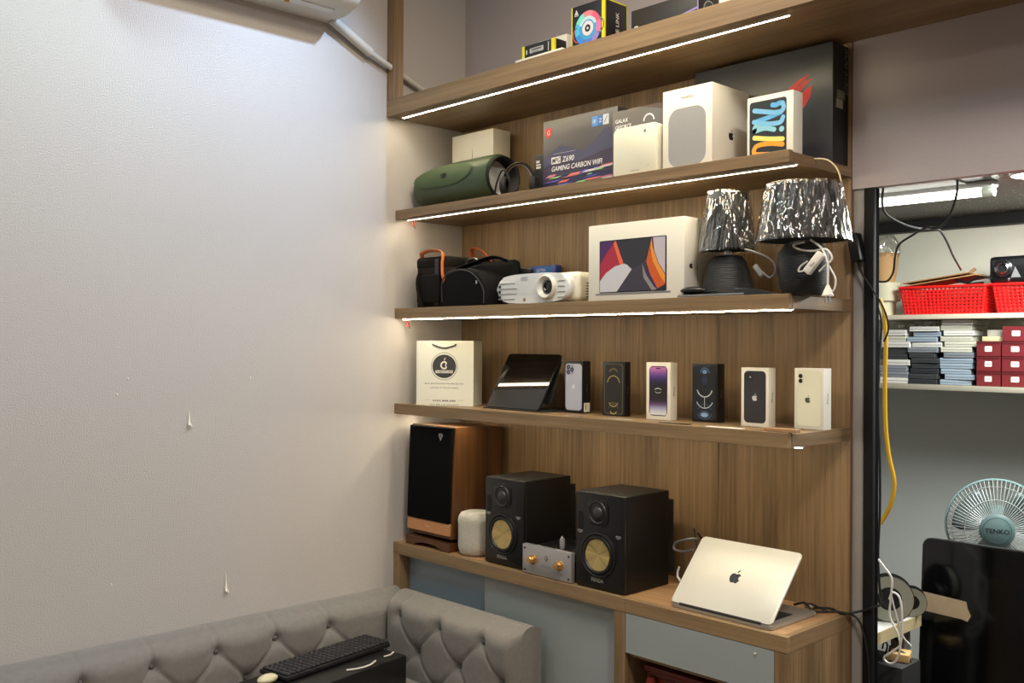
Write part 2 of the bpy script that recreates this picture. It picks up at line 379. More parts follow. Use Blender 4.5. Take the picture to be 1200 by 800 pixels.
# dark red carved box in the niche
RW = wood((70, 20, 10), (120, 42, 22), 0, .25); CARV = mat((120, 92, 50), .4, bump=1, bscale=90)
t = thing('carved_wooden_chest', 'dark red carved wooden chest in the open niche under the grey drawer', 'chest', ((CX+W)/2+.02, -.17, .082))
m = MB(); hw = .22; m.box(-hw, hw, -.11, .12, 0, .50, RW, .006); m.build('body', t)
m = MB(); m.box(-hw-.006, hw+.006, -.118, .13, .50, .516, RW, .004); m.build('lid', t)
for a, b in ((-hw+.05, -.01), (.01, hw-.02)):
    m = MB(); m.box(a, b, -.116, -.1105, .3, .49, RW, .004); m.box(a+.012, b-.012, -.119, -.1165, .315, .478, CARV, .001); m.build('carved_panel', t)
m = MB(); m.lathe([(.012, 0), (.02, .03), (.012, .05), (.022, .09), (.013, .13), (.02, .17), (.012, .2)], RW, 16, T(-hw+.025, -.122, .29)); m.build('turned_post', t)
# ================================================================== SOFA
SF = mat((124, 120, 115), .9, bump=.7, bscale=420, var=.16, vscale=60, sheen=.25, tag='sofa'); BT = mat((98, 95, 93), .8)
def tufted(L, H, thick, btn, sec, zrow, amp=.02):
    # local: u along length, v height, front bulge towards +w.  returns points func
    def h(u, v):
        e = min(1, max(0, (H-v)/.05)); top = math.sqrt(max(0, 1-(1-e)**2))
        side_ = min(1, max(0, min(u, L-u)/.04)); sd = math.sqrt(max(0, 1-(1-side_)**2))
        cr = 1.0
        sp = btn[1]-btn[0]
        pts = [(b, zrow) for b in btn]+[(s_, zrow-.1) for s_ in sec]+[(b, zrow-.2) for b in btn]
        dep = 0
        for bu, bv in pts:
            r = math.hypot(u-bu, v-bv); dep += math.exp(-(r/.030)**2)*.9+math.exp(-(r/.012)**2)*.5
        # creases between diagonal neighbours
        def seg(a, b, wd, am):
            ax, ay = a; bx, by = b; dx, dy = bx-ax, by-ay; l2 = dx*dx+dy*dy
            t = max(0, min(1, ((u-ax)*dx+(v-ay)*dy)/l2)); r = math.hypot(u-ax-t*dx, v-ay-t*dy)
            return math.exp(-(r/wd)**2)*am
        c = 0
        for i, b in enumerate(btn):
            c = max(c, seg((b, zrow), (b, H), .006, .3))
            for s_ in sec:
                if abs(s_-b) < sp*.75:
                    c = max(c, seg((b, zrow), (s_, zrow-.1), .006, .45), seg((s_, zrow-.1), (b, zrow-.2), .006, .45))
        return thick*(.62+.38*top*sd)-amp*min(1.25, dep)*.9-amp*c*.8
    return h
def sofa_piece(name, L, H, z0, thick, btn, sec, zrow, origin, ex, ew, parent, rear=0):
    O = Vector(origin); EX = Vector(ex); EW = Vector(ew); h = tufted(L, H, thick, btn, sec, zrow)
    nu, nv = int(L/.006), int(H*.62/.006); m = MB(); g = []
    v0 = H*.38
    for j in range(nv+1):
        row = []
        for i in range(nu+1):
            u = L*i/nu; v = v0+(H-v0)*j/nv
            row.append(m.bm.verts.new(O+EX*u+EW*h(u, v)+Vector((0, 0, v-.006*(1 if i in (0, nu) else 0)))))
        g.append(row)
    F = []
    for j in range(nv):
        for i in range(nu): F.append(m.bm.faces.new((g[j][i], g[j][i+1], g[j+1][i+1], g[j+1][i])))
    # top roll to the back, sides and bottom
    back = []
    for k in range(1, 7):
        t = k/6; row = []
        for i in range(nu+1):
            u = L*i/nu; w0 = h(u, H)
            zz = H+.016*math.sin(PI*min(1, t*1.0))*(.35+.65*math.sin(PI*min(1,max(.0, .5))))
            row.append(m.bm.verts.new(O+EX*u+EW*(w0*(1-t))+Vector((0, 0, zz))))
        back.append(row)
    pr = g[-1]
    for row in back:
        for i in range(nu): F.append(m.bm.faces.new((pr[i], pr[i+1], row[i+1], row[i])))
        pr = row
    bl = [m.bm.verts.new(O+EX*(L*i/nu)+Vector((0, 0, v0))) for i in range(nu+1)]
    for i in range(nu): F.append(m.bm.faces.new((back[-1][i], back[-1][i+1], bl[i+1], bl[i])))
    for i in range(nu): F.append(m.bm.faces.new((bl[i], bl[i+1], g[0][i+1], g[0][i])))
    for s_ in (0, nu):
        loop = [g[j][s_] for j in range(nv+1)]+[r[s_] for r in back]+[bl[s_]]
        F.append(m.bm.faces.new(loop))
    m._fin(F, SF); o = m.build(name, parent, 60, recalc=True)
    for b, z in [(b, zrow) for b in btn]+[(s_, zrow-.1) for s_ in sec]:
        if 0 < b < L:
            mb = MB(); P = O+EX*b+EW*(h(b, z)+.003)+Vector((0, 0, z)); mb.ball(P, .0085, BT, 12, (1, 1, 1)); mb.build('button', o)
    return o
sf = thing('corner_sofa', 'grey button-tufted corner sofa below the wall and the shelving', 'sofa', (0, 0, 0))
y0 = -2.9; YE = -.345
btnY = [-.674-.2*i for i in range(-1, 12)][0:]; btnY = sorted([b for b in btnY if y0 < b < YE-.1])
sofa_piece('wall_backrest', YE-y0, .622, 0, .135, [b-y0 for b in btnY if b < -.6], [b-.1-y0 for b in btnY if b < -.3], .57, (.004, y0, 0), (0, 1, 0), (1, 0, 0), sf)
# right piece (in front of the cabinet): u runs -x so that the front faces -y
XR = .768
bx = [XR-b for b in (.629, .419, .21)]; sx_ = [XR-b for b in (.72, .52, .315)]
sofa_piece('end_backrest', XR-.135, .632, 0, .135, bx, sx_, .585, (XR, -.335, 0), (-1, 0, 0), (0, -1, 0), sf)
m = MB(); m.box(.135, .72, y0, -.462, .2, .40, SF, .03, 4); m.build('seat_cushion', sf)
m = MB(); m.box(.01, .70, y0+.02, -.36, .06, .2, SF, .01); m.build('sofa_base', sf)
for x, y in ((.06, -2.8), (.64, -2.8), (.06, -.42), (.64, -.42), (.64, -1.6)):
    m = MB(); m.lathe([(.02, 0), (.028, .06)], mat((40, 26, 18), .4), 16, T(x, y, 0)); m.build('leg', sf)
# black case and keyboards on the seat
ang = -.16
t = thing('black_computer_case', 'black computer case lying on the sofa seat with keyboards on it', 'computer case', (.30, -.80, .401), 0)
t.rotation_euler = (0, 0, .155)
m = MB(); m.box(-.10, .115, -.26, .235, 0, .108, mat((17, 17, 18), .4, bump=.15, bscale=300), .006); m.build('body', t)
m = MB(); m.box(-.098, .113, -.27, -.2605, .004, .104, mat((26, 26, 27), .25), .004); m.build('front_bezel', t)
def keyboard(label, loc, rz, L, Dp, rx=0):
    k = thing('keyboard', label, 'keyboard', loc, rz, 'keyboards on the black case')
    m = MB(); m.box(0, Dp, 0, L, 0, .014, mat((24, 23, 25), .5), .003); m.build('body', k)
    m = MB(); KM = mat((34, 32, 36), .55)
    ny, nx = int(L/.0195), int(Dp/.0195)
    for i in range(nx):
        for j in range(ny): m.box(.006+i*.0195, .022+i*.0195, .006+j*.0195, .022+j*.0195, .0142, .021, KM, .0025, 1)
    m.build('keys', k); return k
keyboard('black keyboard lying along the sofa back on the black case', (.226, -.99, .512), .155, .43, .125)
k2 = keyboard('second black keyboard under the white cables beside the sofa corner', (.262, -1.085, .512), .155, .02, .02) if 0 else None
def cable(name, label, pts, r, m_, cat='cable', parent=None, group=None):
    m = MB(); m.tube(pts, r, m_, 8, sub=8); o = m.build(name, parent)
    if parent is None: tag(o, label, cat, group)
    return o
WC = mat((222, 220, 214), .4); BC = mat((15, 15, 16), .5)
def Pz(px, py, z): v = hz(px, py, z); return (v.x, v.y, v.z)
def Pyy(px, py, y): v = hy(px, py, y); return (v.x, v.y, v.z)
def Pxx(px, py, x): v = hx(px, py, x); return (v.x, v.y, v.z)
cable('white_cable', 'white cable lying on the black computer case in front of the keyboard', [Pz(406, 785, .5135), Pz(420, 783, .5135), Pz(433, 779, .5135), Pz(440, 774, .5135)], .0028, WC)
cable('white_cable', 'short white cable on the black case close to the sofa corner', [Pz(450, 769, .5135), Pz(457, 767, .5135), Pz(461, 764, .5135)], .0025, WC)
v = hz(326, 797, .52)
t = thing('computer_mouse', 'cream white computer mouse on the black case at the near keyboard end', 'mouse', (.312, -1.012, .5095), .2)
m = MB(); m.ball((0, 0, .0135), .025, mat((214, 206, 170), .35), 20, (.9, 1.4, .54)); m.build('shell', t)
# ================================================================== AIR CONDITIONER + PIPE
ACW = mat((224, 222, 216), .35)
t = thing('air_conditioner', 'white wall air conditioner at the ceiling above the sofa wall', 'air conditioner', (0, -1.03, 2.603))
pf = [(.001, .0), (.11, .003), (.17, .018), (.205, .05), (.215, .1), (.212, .22), (.19, .265), (.001, .27)]
m = MB(); ya, yb = -.42, .418
va = [m.bm.verts.new((x, ya, z)) for x, z in pf]; vb = [m.bm.verts.new((x, yb, z)) for x, z in pf]
F = [m.bm.faces.new(va), m.bm.faces.new(vb[::-1])]
for i in range(len(pf)): F.append(m.bm.faces.new((va[i], vb[i], vb[(i+1) % len(pf)], va[(i+1) % len(pf)])))
m._fin(F, ACW); m.build('body', t, 40, recalc=True)
m = MB(); m.box(-.0, .075, -.40, .33, -.003, .0, mat((236, 238, 240), .3), .001, 1, T(.125, 0, .014) @ Ry(-.42)); m.build('louvre', t)
m = MB(); m.box(-.0, .03, -.3, .36, -.002, .0, mat((236, 238, 238), .5), 0, 1, T(.093, 0, .003) @ Ry(-.06)); m.build('air_outlet', t)
m = MB(); g_ = hx(340, 2, .12); m.ball((.1, g_.y+1.03, -.001), .009, mat((190, 150, 60), .3, .8), 12, (1, 1, .4)); m.build('badge', t)
t = thing('wrapped_pipe', 'white taped air conditioner pipe running down the wall behind the shelf post', 'pipe', (0, 0, 0))
PW = mat((206, 202, 192), .6, bump=.6, bscale=60)
a = hx(388, 22, .03); b = hx(434, 62, .025); c = hx(496, 106, .02)
m = MB(); m.tube([a, a.lerp(b, .5), b], .017, PW, 12, smooth=True); m.build('thick_sleeve', t)
m = MB(); m.tube([b-(c-b).normalized()*.01, b.lerp(c, .5), c, c+(c-b).normalized()*.1], .0105, PW, 12); m.build('thin_pipe', t)
# paint flakes on the left wall
def flake(px, py, h, lab, grp='paint flakes on the sofa wall'):
    p = hx(px, py, 0); m = MB(); FM = mat((236, 232, 214), .5)
    m.tube([(.0005, p.y, p.z+h*.55), (.003, p.y+.001, p.z), (.006, p.y, p.z-h*.25), (.009, p.y+.006, p.z-h*.5)], lambda t: .0012+.0038*t*(1.2-t)*1.6, FM, 7)
    m.tube([(.001, p.y, p.z-h*.15), (.012, p.y-.003, p.z-h*.42)], .003, FM, 6, smooth=False)
    tag(m.build('paint_flake'), lab, 'flake', grp)
flake(221, 491, .045, 'peeling white paint flake high on the grey wall, left of the shelving')
flake(264, 683, .058, 'peeling white paint flake low on the grey wall, just above the sofa')
for px, py, r, lab in ((150, 444, .003, 'small white speck on the sofa wall, top of a loose cluster'), (293, 443, .0035, 'small raised bump on the sofa wall level with the paper bag'), (137, 462, .003, 'small scratch mark on the sofa wall beside the white speck'), (130, 685, .003, 'tiny white speck low on the sofa wall near the sofa top')):
    p = hx(px, py, 0); m = MB(); m.ball((.0005, p.y, p.z), r, OFFW, 8, (.5, 1, 1.6)); tag(m.build('wall_speck'), lab, 'speck')
# ================================================================== BOX HELPERS
def fit(l, c, r, pt, yf, zb):
    x0 = hy(l, pt, yf).x; x1 = hy(c, pt, yf).x; y1 = hx(r, pt, x1).y; return x0, x1, yf, y1, hy(c, pt, yf).z-zb
def cbox(name, label, cat, dims, zb, m_, bev=.0012, group=None, rz=0, seg=2):
    x0, x1, y0, y1, h = dims; t = thing(name, label, cat, ((x0+x1)/2, (y0+y1)/2, zb+.0005), rz, group)
    hw, hd = (x1-x0)/2, (y1-y0)/2; m = MB(); m.box(-hw, hw, -hd, hd, 0, h, m_, bev, seg); m.build('carton', t)
    return t, hw, hd, h
def lidgap(m, hw, hd, h): pass
# ------------------------------------------------------------------ top shelf
YEL = mat((226, 214, 40), .45); CARD = mat((30, 30, 32), .45); GREYT = mat((205, 205, 205), .5)
dm = fit(604, 656, 663, 57, -.325, B1)
t, hw, hd, h = cbox('flat_white_box', 'flat white box under the small black and yellow box', 'box', (dm[0], dm[1]+.01, -.325, -.245, dm[4]+.002), B1, PAPER)
zt = B1+h+.001
dm = fit(612, 650, 662, 44, -.315, zt)
t, hw, hd, h = cbox('small_drive_box', 'small black box with yellow edges on the flat white box', 'box', (dm[0], dm[1], -.315, -.262, dm[4]), zt, CARD)
m = MB(); f = front(m, -hw, -hd, 0)
f.rect(0, 0, .012, h, YEL); f.rect(2*hw-.014, 0, 2*hw, h, YEL); f.rrect(.034, .012, .095, h-.012, .004, mat((176, 176, 172), .4)); f.rect(.018, .012, .023, h-.014, GREYT); f.rect(2*hw-.028, .006, 2*hw-.025, h-.006, GREYT)
f.rect(.042, h*.5, .085, h*.62, mat((90, 90, 92), .5), 2); f.rect(.045, h*.32, .075, h*.4, mat((120, 120, 122), .5), 2)
s_ = side(m, hw, -hd, 0); s_.rect(0, 0, .006, h, YEL); m.build('front_print', t)
dm = fit(625, 660, 667, 38, -.25, B1)
t, hw, hd, h = cbox('white_adapter_box', 'white rounded box behind the small black and yellow box', 'box', (dm[0], dm[1]+.004, -.238, -.2, dm[4]), B1, PAPER, .006)
dm = fit(670, 709, 735, -3, -.315, B1)
t, hw, hd, h = cbox('fan_box', 'black cooling fan box with yellow edges and a glowing rainbow fan picture', 'box', dm, B1, CARD)
m = MB(); f = front(m, -hw, -hd, 0); w2 = 2*hw
f.rect(0, 0, .004, h, YEL); f.rect(w2-.012, 0, w2, h, YEL)
cols = [(236, 96, 130), (240, 130, 140), (120, 220, 200), (80, 190, 230), (60, 140, 220), (90, 120, 220), (150, 130, 210), (230, 120, 170)]
cu, cv = w2*.5, h*.46
for i, c in enumerate(cols): f.arc(cu, cv, .020, .052, i*45+20, i*45+66, mat(c, .4), 1, 8)
f.ell(cu, cv, .034, .034, mat((70, 160, 210), .4), 2); f.arc(cu, cv, .026, .036, 20, 160, mat((190, 220, 230), .4), 3, 12)
f.ell(cu, cv, .022, .022, mat((228, 216, 222), .4), 4); f.ell(cu, cv, .011, .011, CARD, 5); f.ell(cu, cv, .004, .004, GREYT, 6)
f.arc(cu-.035, cv-.012, .022, .025, 110, 260, mat((210, 80, 130), .4), 1, 10); f.arc(cu+.038, cv+.0, .022, .025, -80, 80, mat((70, 180, 190), .4), 1, 10)
f.poly([(.012, h-.026), (.02, h-.01), (.028, h-.026)], GREYT, 1); f.rect(.012, h-.03, .03, h-.028, GREYT, 1)
s_ = side(m, hw, -hd, 0); s_.rect(0, 0, .004, h, YEL); s_.rect(2*hd-.003, 0, 2*hd, h, YEL); s_.rect(0, h-.004, 2*hd, h, YEL)
s_.text('iCUE LINK', 2*hd*.62, h*.12, .014, WHITE, 1, rot=PI/2); m.build('printed_faces', t)
dm = fit(738, 815, 850, -8, -.27, B1)
t, hw, hd, h = cbox('graphics_card_box', 'long black box with a lilac edge line at the frame top', 'box', (dm[0]-.006, dm[1], -.255, -.16, .1), B1, mat((50, 46, 42), .45))
m = MB(); f = front(m, -hw, -hd, 0); LIL = mat((150, 136, 196), .4)
f.poly([(0, .012), (2*hw-.004, .052), (2*hw-.004, .058), (0, .016)], LIL, 2); f.poly([(0.05, 0), (2*hw-.004, 0), (2*hw-.004, .05), (0, .012)], mat((36, 32, 62), .4))
f.rect(2*hw-.004, 0, 2*hw, h, LIL, 3); f.rrect(.012, .032, .026, .052, .003, GREYT, 3); f.rrect(.015, .036, .023, .044, .002, CARD, 4)
s_ = side(m, hw, -hd, 0); s_.ell(hd*1.1, .055, .03, .03, mat((190, 196, 190), .4)); s_.ell(hd*1.1, .055, .026, .026, mat((70, 82, 80), .4), 2); m.build('printed_faces', t)
dm = hy(843, 4, -.3)
t, hw, hd, h = cbox('white_card', 'small white card lying on the top shelf by the lilac-edged box', 'card', (dm.x, dm.x+.05, -.30, -.26, .05), B1, PAPER)
# ------------------------------------------------------------------ second shelf
dm = fit(530, 578, 594.7, 150, -.115, B2)
t, hw, hd, h = cbox('white_carton', 'plain white box with a thin black line behind the green speaker', 'box', (dm[0], dm[1], -.115, max(-.03, -.05), dm[4]), B2, PAPER)
m = MB(); f = front(m, -hw, -hd, 0); f.poly([(hw*.98, h*.45), (hw*1.04, h*.45), (hw*1.01, h-.05)], CARD); m.build('front_print', t)
# green portable speaker
GR = mat((56, 72, 46), .42, bump=.1, bscale=500); GRD = mat((38, 52, 40), .5)
xL, xR_ = .024, .455; Rr = .082
t = thing('portable_speaker', 'large green barrel-shaped portable speaker lying on the shelf', 'speaker', ((xL+xR_)/2, -.21, B2+.001), -.03)
L2 = (xR_-xL)/2; m = MB()
KS = Rr/.094; prof = [(r_*KS, z_) for r_, z_ in [(.045, -L2), (.066, -L2+.006), (.078, -L2+.03), (.087, -L2+.08), (.0925, -L2+.16), (.094, 0), (.094, L2-.05), (.0925, L2-.01), (.088, L2), (.080, L2), (.078, L2-.035)]]
Mx = T(0, 0, Rr) @ Ry(PI/2); m.lathe(prof, GR, 48, Mx, caps=False); m.build('shell', t)
m = MB(); m.lathe([(.0, -L2+.002), (.044, -L2), (.05, -L2+.01)], BLACK, 32, Mx, caps=False); m.build('end_plug', t)
m = MB(); rib = []
for i in range(10): rib += [((.0785 if i % 2 else .0715)*KS, L2-.0445+i*.006)]
m.lathe([(.079*KS, L2-.046)]+rib+[(.079*KS, L2+.012), (.0825*KS, L2+.012), (.0825*KS, L2-.01)], BLACKM, 40, Mx, caps=False); m.build('rubber_ring', t)
m = MB(); m.lathe([(.0, L2-.040), (.04, L2-.046), (.046, L2-.05), (.072*KS, L2-.040)], mat((206, 208, 204), .3, .3), 40, Mx, caps=False); m.build('bass_radiator', t)
# long recessed panel in the shell with logo badge
m = MB(); n1, n2 = 24, 8; g = []
for i in range(n1+1):
    row = []
    for j in range(n2+1):
        u = i/n1; x = -L2+.03+u*(2*L2-.10); a0, a1 = -.15, .85
        wd = 1-.75*abs(2*u-1)**4
        a = (a0+a1)/2+(a1-a0)/2*wd*(2*j/n2-1)
        # radius of the shell at x
        rr = (.0785+.017*min(1, (x+L2)/.16)**.6)*KS
        row.append(m.bm.verts.new((x, -(rr+.0022)*math.cos(a), Rr+(rr+.0022)*math.sin(a))))
    g.append(row)
F = [m.bm.faces.new((g[i][j], g[i+1][j], g[i+1][j+1], g[i][j+1])) for i in range(n1) for j in range(n2)]
m._fin(F, mat((62, 80, 46), .6, bump=.4, bscale=1200)); m.build('grille', t, 60)
m = MB(); m.box(-.014, .014, -.004, .0, -.010, .010, BLACK, .003, 2, T(-.0, -Rr+.001, Rr+.022) @ Rx(.1)); m.build('badge', t)
m = MB(); m.box(-.04, .04, -.03, .03, 0, .004, BLACKM, .001, 1); m.build('foot', t)
# small black box + headset
dm = fit(624, 637, 637.5, 180, -.17, B2)
t, hw, hd, h = cbox('small_black_box', 'small black box with white lettering beside the motherboard box', 'box', (dm[0], dm[1]+.01, -.16, -.1, dm[4]), B2, CARD)
m = MB(); f = front(m, -hw, -hd, 0); f.rect(.008, h-.035, .03, h-.03, WHITE); f.rect(.008, h-.026, .024, h-.018, WHITE); f.rect(.008, h-.045, .03, h-.038, WHITE); m.build('front_print', t)
p = hy(603, 222, -.24)
t = thing('headphones', 'black over-ear headphones between the green speaker and the boxes', 'headphones', (.572, -.25, B2+.001), .5)
m = MB(); pts = [(-.055+.0*math.cos(a), 0, .04) for a in (0,)]
arc_ = [(.056*math.cos(a)*-.95, 0, .04+.07*math.sin(a)) for a in [PI*i/10 for i in range(11)]]
m.tube(arc_, .0085, BLACK, 10, flat=(1.7, .6)); m.tube([(x*.93, y-.006, z-.004) for x, y, z in arc_], .002, CHROME, 6); m.build('headband', t)
for s__ in (-1, 1):
    m = MB(); m.lathe([(.02, -.01), (.03, -.008), (.032, .004), (.027, .01), (.0, .011)], BLACKM, 24, T(s__*.05, 0, .038) @ Ry(s__*PI/2), caps=False); m.build('ear_cup', t)
cable('headphone_cable', 'thin black cable hanging in loops beside the green speaker end', [(.49, -.285, B2+.004), (.505, -.288, B2+.05), (.53, -.285, B2+.09), (.555, -.28, B2+.06), (.55, -.28, B2+.006)], .0028, BC)
# motherboard box
dm = fit(637, 724, 741, 124, -.20, B2)
t, hw, hd, h = cbox('motherboard_box', 'dark grey motherboard box with white title and coloured streaks', 'box', dm, B2, mat((84, 80, 80), .4, tag='mb'))
m = MB(); f = front(m, -hw, -hd, 0); w2 = 2*hw
f.poly([(0, h*.48), (w2*.1, h*.56), (w2*.25, h*.65), (w2*.38, h*.60), (w2*.55, h*.52), (w2*.7, h*.62), (w2*.85, h*.78), (w2*.97, h*.72), (w2, h*.68), (w2, 0), (0, 0)], mat((78, 78, 100), .4))
f.poly([(0, h*.38), (w2*.2, h*.46), (w2*.5, h*.40), (w2*.8, h*.48), (w2, h*.5), (w2, 0), (0, 0)], mat((66, 58, 76), .4), 2)
f.poly([(0, h*.16), (w2*.3, h*.25), (w2, h*.22), (w2, 0), (0, 0)], mat((46, 44, 74), .4), 3)
rnd = random.Random(3); sc = [(214, 110, 96), (120, 200, 130), (90, 90, 190), (196, 130, 140), (200, 190, 200), (70, 70, 150), (60, 50, 100), (150, 200, 130), (220, 130, 120), (110, 110, 200)]
for i in range(34):
    u = rnd.uniform(0, .85)*w2; v_ = rnd.uniform(.01, .27)*h; l = rnd.uniform(.08, .35)*w2; hh = rnd.uniform(.008, .022)*h*1.6; l = min(l, w2-u-.004)
    if l < .01: continue
    f.poly([(u, v_), (u+l*.7, v_+l*.02), (u+l, v_+hh+l*.03), (u+l*.3, v_+hh)], mat(sc[i % 10], .4), 4+i % 5)
f.text('MPG', w2*.135, h*.425, h*.062, CARD, 10, shear=.2, width=w2*.11); f.rect(w2*.125, h*.41, w2*.255, h*.5, mat((226, 222, 222), .4), 9)
WT = mat((228, 226, 228), .4)
f.text('Z690', w2*.275, h*.42, h*.07, WT, 9, shear=.2, width=w2*.16); f.text('GAMING CARBON WIFI', w2*.125, h*.315, h*.065, WT, 9, shear=.2, width=w2*.68)
f.rect(w2*.15, h*.54, w2*.46, h*.545, mat((180, 178, 180), .4), 9)
f.poly([(w2*.03, h*.9), (w2*.12, h*.9), (w2*.12, h*.82), (w2*.075, h*.755), (w2*.03, h*.82)], mat((210, 58, 56), .4), 2); f.text('G', w2*.055, h*.81, h*.06, mat((240, 200, 190), .4), 3)
f.rect(w2*.67, h*.8, w2*.75, h*.93, mat((96, 150, 214), .4), 4); f.rect(w2*.755, h*.8, w2*.81, h*.93, mat((70, 120, 200), .4), 4); f.rect(w2*.815, h*.8, w2*.89, h*.93, mat((214, 222, 226), .4), 4)
f.text('i9', w2*.685, h*.84, h*.05, WT, 5); f.text('Z', w2*.765, h*.84, h*.05, WT, 5); f.stroke([(w2*.835, h*.83), (w2*.87, h*.9)], .003, mat((110, 110, 115), .4), 5)
m.build('front_print', t)
dm = fit(718, 778, 782, 119, -.245, B2)
t, hw, hd, h = cbox('graphics_box', 'grey box with small white title behind the white network box', 'box', (dm[0], dm[1], -.245, -.165, dm[4]), B2, mat((92, 88, 84), .4))
m = MB(); f = front(m, -hw, -hd, 0); w2 = 2*hw
f.text('GALAX', w2*.06, h-.036, .011, WT, 1, width=.048); f.text('GEFORCE', w2*.06, h-.054, .011, WT, 1, width=.06)
f.arc(w2*.72, h-.045, .016, .021, 0, 180, mat((200, 200, 214), .4), 2); f.poly([(w2*.55, h), (w2, h), (w2, h-.02)], mat((96, 78, 74), .4)); m.build('front_print', t)
# white network box (rounded)
dm = fit(719, 770, 776, 142, -.285, B2)
x0, x1, ya, yb, h = dm
t = thing('network_box', 'rounded off-white network box standing in front of the grey box', 'router', ((x0+x1)/2, -.268, B2+.0005))
m = MB(); hw = (x1-x0)/2; m.prism(rr_pts(-hw, 0, hw, h, .014), -.016, .016, mat((222, 220, 200), .4), lambda u, v, d_: Vector((u, d_, v)), .003, 2); m.build('casing', t, recalc=True)
m = MB(); f = front(m, -hw, -.016, 0); f.ell(hw*1.45, h-.02, .004, .005, mat((120, 118, 108), .5)); f.rect(hw*.8, .018, hw*1.2, .022, mat((180, 178, 168), .5)); f.ell(hw*1.6, .03, .0012, .0012, CARD); m.build('marks', t)
# smart speaker carton
dm = fit(777, 834.7, 878, 95.5, -.272, B2)
t, hw, hd, h = cbox('speaker_carton', 'white speaker carton with a grey rounded speaker picture on the front', 'box', dm, B2, PAPER)
m = MB(); f = front(m, -hw, -hd, 0); w2 = 2*hw
f.rrect(w2*.12, .012, w2*.88, h*.76, .034, mat((150, 150, 150), .6, var=.1, vscale=300)); f.text('HomePod', w2*.5, h*.865, .009, mat((110, 108, 104), .5), 1, align='c', width=.04)
s_ = side(m, hw, -hd, 0); s_.apple(hd, h*.43, .03, CARD); m.build('printed_faces', t)
# small tablet box, leaning
dm = fit(877.3, 931.5, 944, 105.3, -.225, B2)
t, hw, hd, h = cbox('tablet_box', 'white tablet box with looping blue and orange letters on black', 'box', (dm[0], dm[1], -.232, -.185, dm[4]), B2, PAPER, .002)
m = MB(); f = front(m, -hw, -hd, 0); w2 = 2*hw
f.rrect(w2*.06, h*.04, w2*.86, h*.92, .008, mat((46, 50, 52), .35))
def lm(c): return mat(c, .4)
LB, LB2, CY, YE_, OR = lm((122, 186, 224)), lm((96, 170, 222)), lm((140, 200, 214)), lm((238, 220, 120)), lm((238, 160, 52))
wd = .0125
f.stroke([(w2*.56, h*.83), (w2*.64, h*.82), (w2*.72, h*.84), (w2*.78, h*.82)], wd, LB2, 2); f.stroke([(w2*.78, h*.83), (w2*.8, h*.76), (w2*.74, h*.71), (w2*.6, h*.71)], wd, LB, 3); f.stroke([(w2*.17, h*.79), (w2*.6, h*.71)], wd, LB, 4)
f.stroke([(w2*.78, h*.62), (w2*.76, h*.56), (w2*.6, h*.555), (w2*.2, h*.66)], wd, LB2, 3) if 0 else f.stroke([(w2*.2, h*.62), (w2*.45, h*.65), (w2*.74, h*.70)], wd, LB2, 2)
f.stroke([(w2*.16, h*.62), (w2*.45, h*.56), (w2*.72, h*.55), (w2*.79, h*.62)], wd, LB, 4); f.stroke([(w2*.17, h*.48), (w2*.4, h*.5), (w2*.6, h*.46)], wd, CY, 3); f.stroke([(w2*.17, h*.48), (w2*.2, h*.55), (w2*.4, h*.57)], wd, CY, 3)
f.ell(w2*.76, h*.45, .0075, .0075, CY, 3); f.stroke([(w2*.17, h*.38), (w2*.5, h*.33), (w2*.78, h*.3)], wd, YE_, 3); f.stroke([(w2*.78, h*.22), (w2*.5, h*.26), (w2*.22, h*.25), (w2*.18, h*.14), (w2*.5, h*.1)], wd, OR, 4); m.build('front_print', t)
# large dark box behind
dm = fit(815, 978, 997, 48, -.086, B2)
t, hw, hd, h = cbox('laptop_carton', 'large dark grey computer carton with a red slashed eye emblem', 'box', (dm[0], dm[1]-.004, -.086, -.004, dm[4]), B2, mat((66, 68, 72), .35, var=.06, vscale=6))
m = MB(); f = front(m, -hw, -hd, 0); w2 = 2*hw; RD = mat((214, 40, 42), .4)
def rg(p): return (w2*.74+p[0]*.001, h*.30+p[1]*.001)
e0 = hy(930, 120, -.086); ox = e0.x-((dm[0]+dm[1]-.004)/2)+hw; oz = e0.z-B2
for pts in ([(-22, 22), (0, 48), (30, 66), (62, 74), (28, 52), (4, 28), (-8, 18)], [(0, 22), (22, 44), (44, 58), (68, 62), (44, 44), (24, 24), (16, 14)], [(10, -8), (22, 10), (44, 32), (66, 42), (62, 14), (46, -10), (22, -34), (18, -20), (34, 2), (30, 8)]):
    f.poly([(ox+a*.00098-.01, oz+b_*.00098-.005) for a, b_ in pts], RD)
s_ = side(m, hw, -hd, 0); s_.box = None
s_.rect(0, 0, 2*hd, h, mat((16, 16, 17), .4), 1); s_.text('ROG STRIX', hd*1.55, h*.98, .026, mat((120, 122, 120), .45), 2, rot=-PI/2, width=.125, shear=.25)
s_.rect(hd*.5, h*.55, hd*1.55, h*.62, mat((136, 136, 120), .5), 2); s_.rect(hd*.4, h*.47, hd*1.3, h*.545, mat((184, 182, 160), .5), 2); m.build('printed_faces', t)
# thin cable from the tablet box over the shelf end
cable('thin_cable', 'thin beige cable running from the tablet box down over the big lampshade', [Pyy(940, 189, -.2), Pyy(960, 186, -.2), Pyy(974, 190, -.2), Pyy(984, 205, -.2), Pyy(989, 240, -.2), Pyy(994, 268, -.18)], .0022, mat((196, 180, 140), .5))
